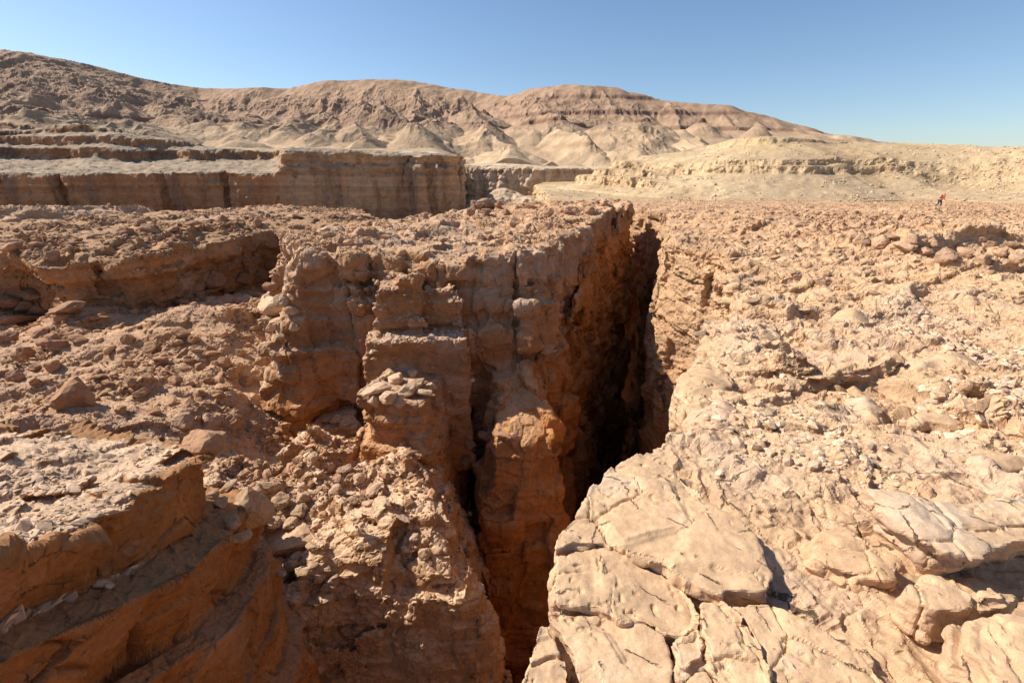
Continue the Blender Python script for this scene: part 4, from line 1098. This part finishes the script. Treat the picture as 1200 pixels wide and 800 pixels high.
slab('flat_stone', [(943, 635), (967, 621), (995, 628), (1027, 646), (1051, 660), (1051, 674), (1034, 683), (1002, 674), (974, 667), (950, 653)], -1.76, .16, 'oval buff stone with cracks around it, below the small striped stone', 'flat stone', bulge=.02, rnd=.018, seed=1200)
slab('flat_stone', [(941, 586), (971, 588), (1011, 604), (1007, 622), (971, 616), (953, 600)], -1.84, .14, 'small brown stone with a striped edge left of the big overhanging block', 'flat stone', bulge=.03, seed=1210)
slab('overhanging_block', [(1002, 572), (1048, 576), (1097, 584), (1200, 582), (1290, 586), (1280, 625), (1181, 640), (1153, 652), (1104, 645), (1076, 632), (1048, 612), (1020, 590)], -1.62, .34, 'large smooth overhanging block with a deeply shaded underside at the right edge', 'rock block', bulge=.05, rnd=.035, under=.10, seed=1220, colr=(.53, .355, .215))
slab('long_boulder', [(797, 491), (815, 478), (832, 470), (855, 473), (881, 491), (921, 506), (947, 530), (952, 552), (907, 548), (870, 541), (830, 533), (808, 511)], -2.0, .42, 'long reddish boulder lying on the rim just right of the dark crevice', 'boulder', bulge=.14, rnd=.05, under=.12, seed=1230, colr=(.52, .34, .22))
slab('boulder', [(1064, 488), (1090, 477), (1119, 462), (1141, 469), (1143, 498), (1127, 506), (1090, 500), (1061, 508)], -2.10, .35, 'big rounded rock with a shaded hollow on its right side above the overhanging block', 'boulder', bulge=.09, rnd=.04, seed=1240, under=.05)
slab('boulder', [(973, 374), (987, 361), (1017, 370), (1028, 389), (1017, 398), (998, 396), (976, 386)], -2.45, .45, 'rough knobbly boulder casting a shadow in the middle of the right plateau', 'boulder', bulge=.18, rnd=.04, seed=1250, rough=2.0)
slab('boulder', [(991, 471), (1017, 466), (1035, 486), (1035, 503), (1009, 500), (995, 488)], -2.18, .3, 'angular rock split by a crack left of the big rounded rock', 'boulder', bulge=.10, rnd=.05, seed=1260, rough=1.3)
slab('boulder', [(1086, 453), (1108, 440), (1145, 447), (1149, 464), (1119, 460), (1090, 470)], -2.2, .3, 'pale rounded rock just behind the big rounded rock', 'boulder', bulge=.08, rnd=.03, seed=1270)
slab('boulder', [(1060, 425), (1100, 410), (1140, 420), (1155, 440), (1110, 436), (1070, 440)], -2.28, .3, 'rough ridge-like rock behind the pale rounded rock', 'boulder', bulge=.14, rnd=.06, seed=1280, rough=1.5)
slab('boulder', [(795, 440), (815, 425), (850, 430), (862, 450), (840, 470), (805, 478), (790, 462)], -2.1, .4, 'grey and buff rock bulging over the crevice behind the long boulder', 'boulder', bulge=.06, rnd=.03, seed=1290)
slab('flat_stone', [(1100, 540), (1140, 520), (1200, 530), (1230, 555), (1180, 562), (1120, 556)], -1.86, .2, 'low flat rock with a dark hollow in front, behind the overhanging block', 'flat stone', bulge=.05, rnd=.05, seed=1300)
log('slabs')

# ---- the same rock carried on beyond the picture's edges, coarser
terrain_mesh('rocky_plateau', fR, frustum(1.44, 3.6, -1.9, .42, .35, 30, 4.5, .013), M_near, disp_R, col_R, margin=.3)
terrain_mesh('rocky_plateau', fR, frustum(-.4, 1.46, -2.2, -.99, .35, 4, 4.5, .013), M_near, disp_R, col_R, margin=.3)
terrain_mesh('rock_ledge', fLP, frustum(-2.6, -1.44, -.3, .42, 12, 60, 4.5, .013), M_rock, disp_rock(.3, .16, 1.0, .4, seed=240), col_L, margin=.5)
terrain_mesh('talus_slope', fS, frustum(-2.6, -1.44, -1.05, .3, 4, 30, 4.5, .013), M_rock, disp_rock(.26, .14, .8, .33, seed=250), col_S, margin=.8)
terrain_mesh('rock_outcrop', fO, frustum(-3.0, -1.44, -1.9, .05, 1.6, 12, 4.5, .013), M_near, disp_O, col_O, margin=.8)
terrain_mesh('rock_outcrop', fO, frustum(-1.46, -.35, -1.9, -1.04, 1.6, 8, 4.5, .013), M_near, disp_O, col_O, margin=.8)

# ================================================================== SHRUBS AND THE HIKER
M_bush = rock_mat('dry_bush', 3, .1, use_attr=False, base=(.20, .19, .10))
def shrub(px, py, wpx, label):
    s = surf(px, py, 2)
    if s is None: return
    p, n, d = s; R = wpx * .5 * d / FPX
    r = np.random.RandomState(int(px))
    VV, FF = [], []
    root = bpy.data.objects.new('desert_shrub', None); COL.objects.link(root); root.location = p
    for k in range(46):                      # thin twigs fanning out
        a = r.uniform(0, 6.28); e = r.uniform(.35, 1.4); L = R * r.uniform(.6, 1.1); w = R * .018
        dx = np.array([math.cos(a)*math.cos(e), math.sin(a)*math.cos(e), math.sin(e)]); sd = np.array([-math.sin(a), math.cos(a), 0]) * w
        b = len(VV); tip = dx * L
        VV += [-sd, sd, tip*.5 + sd + [0, 0, w], tip*.5 - sd, tip + sd*.3, tip - sd*.3]; FF += [(b, b+1, b+2, b+3), (b+3, b+2, b+4, b+5)]
    mesh_obj('twigs', np.array(VV), np.array(FF), M_bush, None, False, root)
    VV, FF = [], []
    for k in range(420):                     # small dry leaves through the crown
        v = r.normal(size=3); v /= np.linalg.norm(v); q = v * R * r.uniform(.45, 1.05) * np.array([1, 1, .7]); q[2] = abs(q[2])
        t1 = r.normal(size=3) * R * .05; t2 = r.normal(size=3) * R * .05
        b = len(VV); VV += [q, q+t1, q+t1+t2, q+t2]; FF.append((b, b+1, b+2, b+3))
    mesh_obj('foliage', np.array(VV), np.array(FF), M_bush, None, False, root)
    thing(root, label, 'shrub')
shrub(1082, 206, 9, 'grey green desert shrub on the pale slope just above and left of the hiker')
shrub(1045, 225, 7, 'small dark shrub at the foot of the pale slope left of the hiker')
shrub(1032, 217, 6, 'tiny shrub on the pale slope, farther left and higher than the dark one')
shrub(622, 225, 7, 'green desert shrub on the far canyon rim beyond the central rock')
log('shrubs')

def flat_mat(name, rgb, rough=.8):
    m = bpy.data.materials.new(name); m.use_nodes = True; nt = m.node_tree; b = nt.nodes['Principled BSDF']
    n = nt.nodes.new('ShaderNodeTexNoise'); n.inputs['Scale'].default_value = 30
    mr = nt.nodes.new('ShaderNodeMapRange'); mr.inputs['To Min'].default_value = .85; mr.inputs['To Max'].default_value = 1.15
    c = nt.nodes.new('ShaderNodeRGB'); c.outputs[0].default_value = (*rgb, 1)
    v = nt.nodes.new('ShaderNodeVectorMath'); v.operation = 'SCALE'
    nt.links.new(n.outputs['Fac'], mr.inputs['Value']); nt.links.new(c.outputs[0], v.inputs[0]); nt.links.new(mr.outputs[0], v.inputs['Scale']); nt.links.new(v.outputs[0], b.inputs['Base Color'])
    b.inputs['Roughness'].default_value = rough
    return m
def skin_obj(name, verts, edges, radii, mat, parent=None, sub=2):
    me = bpy.data.meshes.new(name); me.from_pydata(verts, edges, []); me.materials.append(mat)
    o = bpy.data.objects.new(name, me); COL.objects.link(o)
    m = o.modifiers.new('skin', 'SKIN'); m.use_smooth_shade = True
    for i, r_ in enumerate(radii):
        me.skin_vertices[0].data[i].radius = (r_, r_) if not isinstance(r_, tuple) else r_
        me.skin_vertices[0].data[i].use_root = i == 0
    s = o.modifiers.new('sub', 'SUBSURF'); s.levels = s.render_levels = sub
    if parent: o.parent = parent
    return o
from mathutils import Vector
fx, fy, _z = V(1098, 243, 60)
k_ = np.hypot(vR[0][:, 0] - fx, vR[0][:, 1] - fy) < .35
foot = Vector((fx, fy, float(vR[0][k_, 2].max()) - .01 if k_.any() else _z))
hik = bpy.data.objects.new('person', None); COL.objects.link(hik); hik.location = foot
M_skin = flat_mat('skin', (.45, .26, .17)); M_jac = flat_mat('red_jacket', (.62, .06, .035)); M_tr = flat_mat('navy_trousers', (.025, .03, .055)); M_hair = flat_mat('dark_hair', (.03, .02, .015)); M_boot = flat_mat('boots', (.12, .08, .05))
# walking to the right and uphill, leaning forward (+x), mid stride; left leg back
H_ = (.10, 0, .90); CH_ = (.34, 0, 1.30); NK = (.42, 0, 1.47); HD = (.50, 0, 1.60)
J = {'lh': (.09, .10, .88), 'lk': (.10, .11, .48), 'la': (-.22, .11, .10), 'rh': (.11, -.10, .88), 'rk': (.30, -.11, .52), 'ra': (.22, -.11, .09),
     'ls': (.36, .19, 1.38), 'le': (.22, .27, 1.12), 'lw': (.38, .25, .92), 'rs': (.36, -.19, 1.38), 're': (.28, -.27, 1.10), 'rw': (.50, -.24, .96)}
vb = [H_, (.22, 0, 1.1), CH_, NK, HD, (.53, 0, 1.70), J['lh'], J['lk'], J['la'], (-.08, .11, .04), J['rh'], J['rk'], J['ra'], (.38, -.11, .04), J['ls'], J['le'], J['lw'], J['rs'], J['re'], J['rw']]
eb = [(0, 1), (1, 2), (2, 3), (3, 4), (4, 5), (0, 6), (6, 7), (7, 8), (8, 9), (0, 10), (10, 11), (11, 12), (12, 13), (2, 14), (14, 15), (15, 16), (2, 17), (17, 18), (18, 19)]
rb = [.13, .12, .15, .055, .095, .08, .09, .06, .042, .04, .09, .06, .042, .04, .06, .045, .03, .06, .045, .03]
skin_obj('body', vb, eb, rb, M_skin, hik)
def off(p, k=0): return p
skin_obj('jacket', [(.14, 0, .86), (.22, 0, 1.1), CH_, (.40, 0, 1.42), J['ls'], J['le'], (.36, .255, .96), J['rs'], J['re'], (.47, -.245, .98)], [(0, 1), (1, 2), (2, 3), (2, 4), (4, 5), (5, 6), (2, 7), (7, 8), (8, 9)], [.165, .155, .18, .09, .085, .065, .05, .085, .065, .05], M_jac, hik)
skin_obj('trousers', [(.10, 0, .93), J['lh'], J['lk'], (-.19, .11, .15), J['rh'], J['rk'], (.23, -.11, .15)], [(0, 1), (1, 2), (2, 3), (0, 4), (4, 5), (5, 6)], [.155, .115, .078, .058, .115, .078, .058], M_tr, hik)
for a_, b_ in (((-.22, .11, .10), (-.05, .11, .045)), ((.22, -.11, .09), (.40, -.11, .045))):
    skin_obj('boot', [a_, ((a_[0]+b_[0])/2-.03, a_[1], .05), b_], [(0, 1), (1, 2)], [.058, .055, .045], M_boot, hik, 1)
skin_obj('hair', [(.47, 0, 1.66), (.50, 0, 1.74)], [(0, 1)], [.10, .08], M_hair, hik)
# fingers: five short chains from each wrist
for (w_, sy) in ((J['lw'], 1), (J['rw'], -1)):
    for k in range(5):
        L_ = (.06, .085, .092, .086, .068)[k]; o_ = (-.035 + .018*k)
        p0 = (w_[0] + .03, w_[1] + o_, w_[2] - .03); p1 = (p0[0] + L_*.5, p0[1] + (o_*.3), p0[2] - L_*.5); p2 = (p1[0] + L_*.3, p1[1], p1[2] - L_*.5)
        skin_obj('finger', [w_, p0, p1, p2], [(0, 1), (1, 2), (2, 3)], [.026, .012, .009, .008], M_skin, hik, 1)
thing(hik, 'lone hiker in a red jacket and dark trousers striding uphill on the far right plateau', 'person')
pk = bpy.data.objects.new('backpack', None); COL.objects.link(pk); pk.location = foot
M_pk = flat_mat('backpack_cloth', (.50, .10, .07)); M_pd = flat_mat('dark_straps', (.03, .03, .035))
skin_obj('bag', [(.06, 0, 1.12), (.10, 0, 1.30), (.18, 0, 1.46)], [(0, 1), (1, 2)], [(.13, .15), (.14, .16), (.10, .13)], M_pk, pk)
skin_obj('lid', [(.17, 0, 1.50), (.24, 0, 1.56)], [(0, 1)], [.11, .09], M_pd, pk)
for sy in (-1, 1):
    skin_obj('strap', [(.20, .11*sy, 1.47), (.42, .14*sy, 1.50), (.50, .15*sy, 1.30), (.34, .15*sy, 1.12)], [(0, 1), (1, 2), (2, 3)], [.02, .022, .022, .018], M_pd, pk, 1)
thing(pk, 'red backpack worn by the lone hiker on the far right plateau', 'backpack')
log('person')

# ------------------------------------------------------------------ world, sun, camera
EL, AZ = 43.0, -74.0     # azimuth measured from +Y (forward), negative to the left
w = bpy.data.worlds.new('World'); scene.world = w; w.use_nodes = True
sky = w.node_tree.nodes.new('ShaderNodeTexSky'); sky.sky_type = 'NISHITA'; sky.sun_disc = False
sky.sun_elevation = math.radians(EL); sky.sun_rotation = math.radians(AZ)
sky.altitude = 300; sky.air_density = 1.0; sky.dust_density = .6; sky.ozone_density = 4.0
bg = w.node_tree.nodes['Background']; bg.inputs['Strength'].default_value = .092
w.node_tree.links.new(sky.outputs[0], bg.inputs['Color'])
sl = bpy.data.lights.new('sun', 'SUN'); sl.energy = 4.8; sl.angle = math.radians(.53); sl.color = (1, .93, .84)
so = bpy.data.objects.new('sun', sl); COL.objects.link(so)
el, az = math.radians(EL), math.radians(AZ)
from mathutils import Vector, Matrix
sd = Vector((math.sin(az)*math.cos(el), math.cos(az)*math.cos(el), math.sin(el)))
so.rotation_euler = sd.to_track_quat('Z', 'Y').to_euler()
cam = bpy.data.cameras.new('camera'); cam.lens = 16; cam.sensor_width = 36; cam.clip_start = .05; cam.clip_end = 9000
co = bpy.data.objects.new('camera', cam); COL.objects.link(co); co.location = (0, 0, 0)
co.rotation_euler = (math.pi/2 - PITCH, 0, 0)
scene.camera = co
scene.cycles.max_bounces = 6; scene.cycles.diffuse_bounces = 4
scene.view_settings.view_transform = 'Standard'; scene.view_settings.look = 'None'; scene.view_settings.gamma = 1
scene.view_settings.exposure = 0.6
log('done')
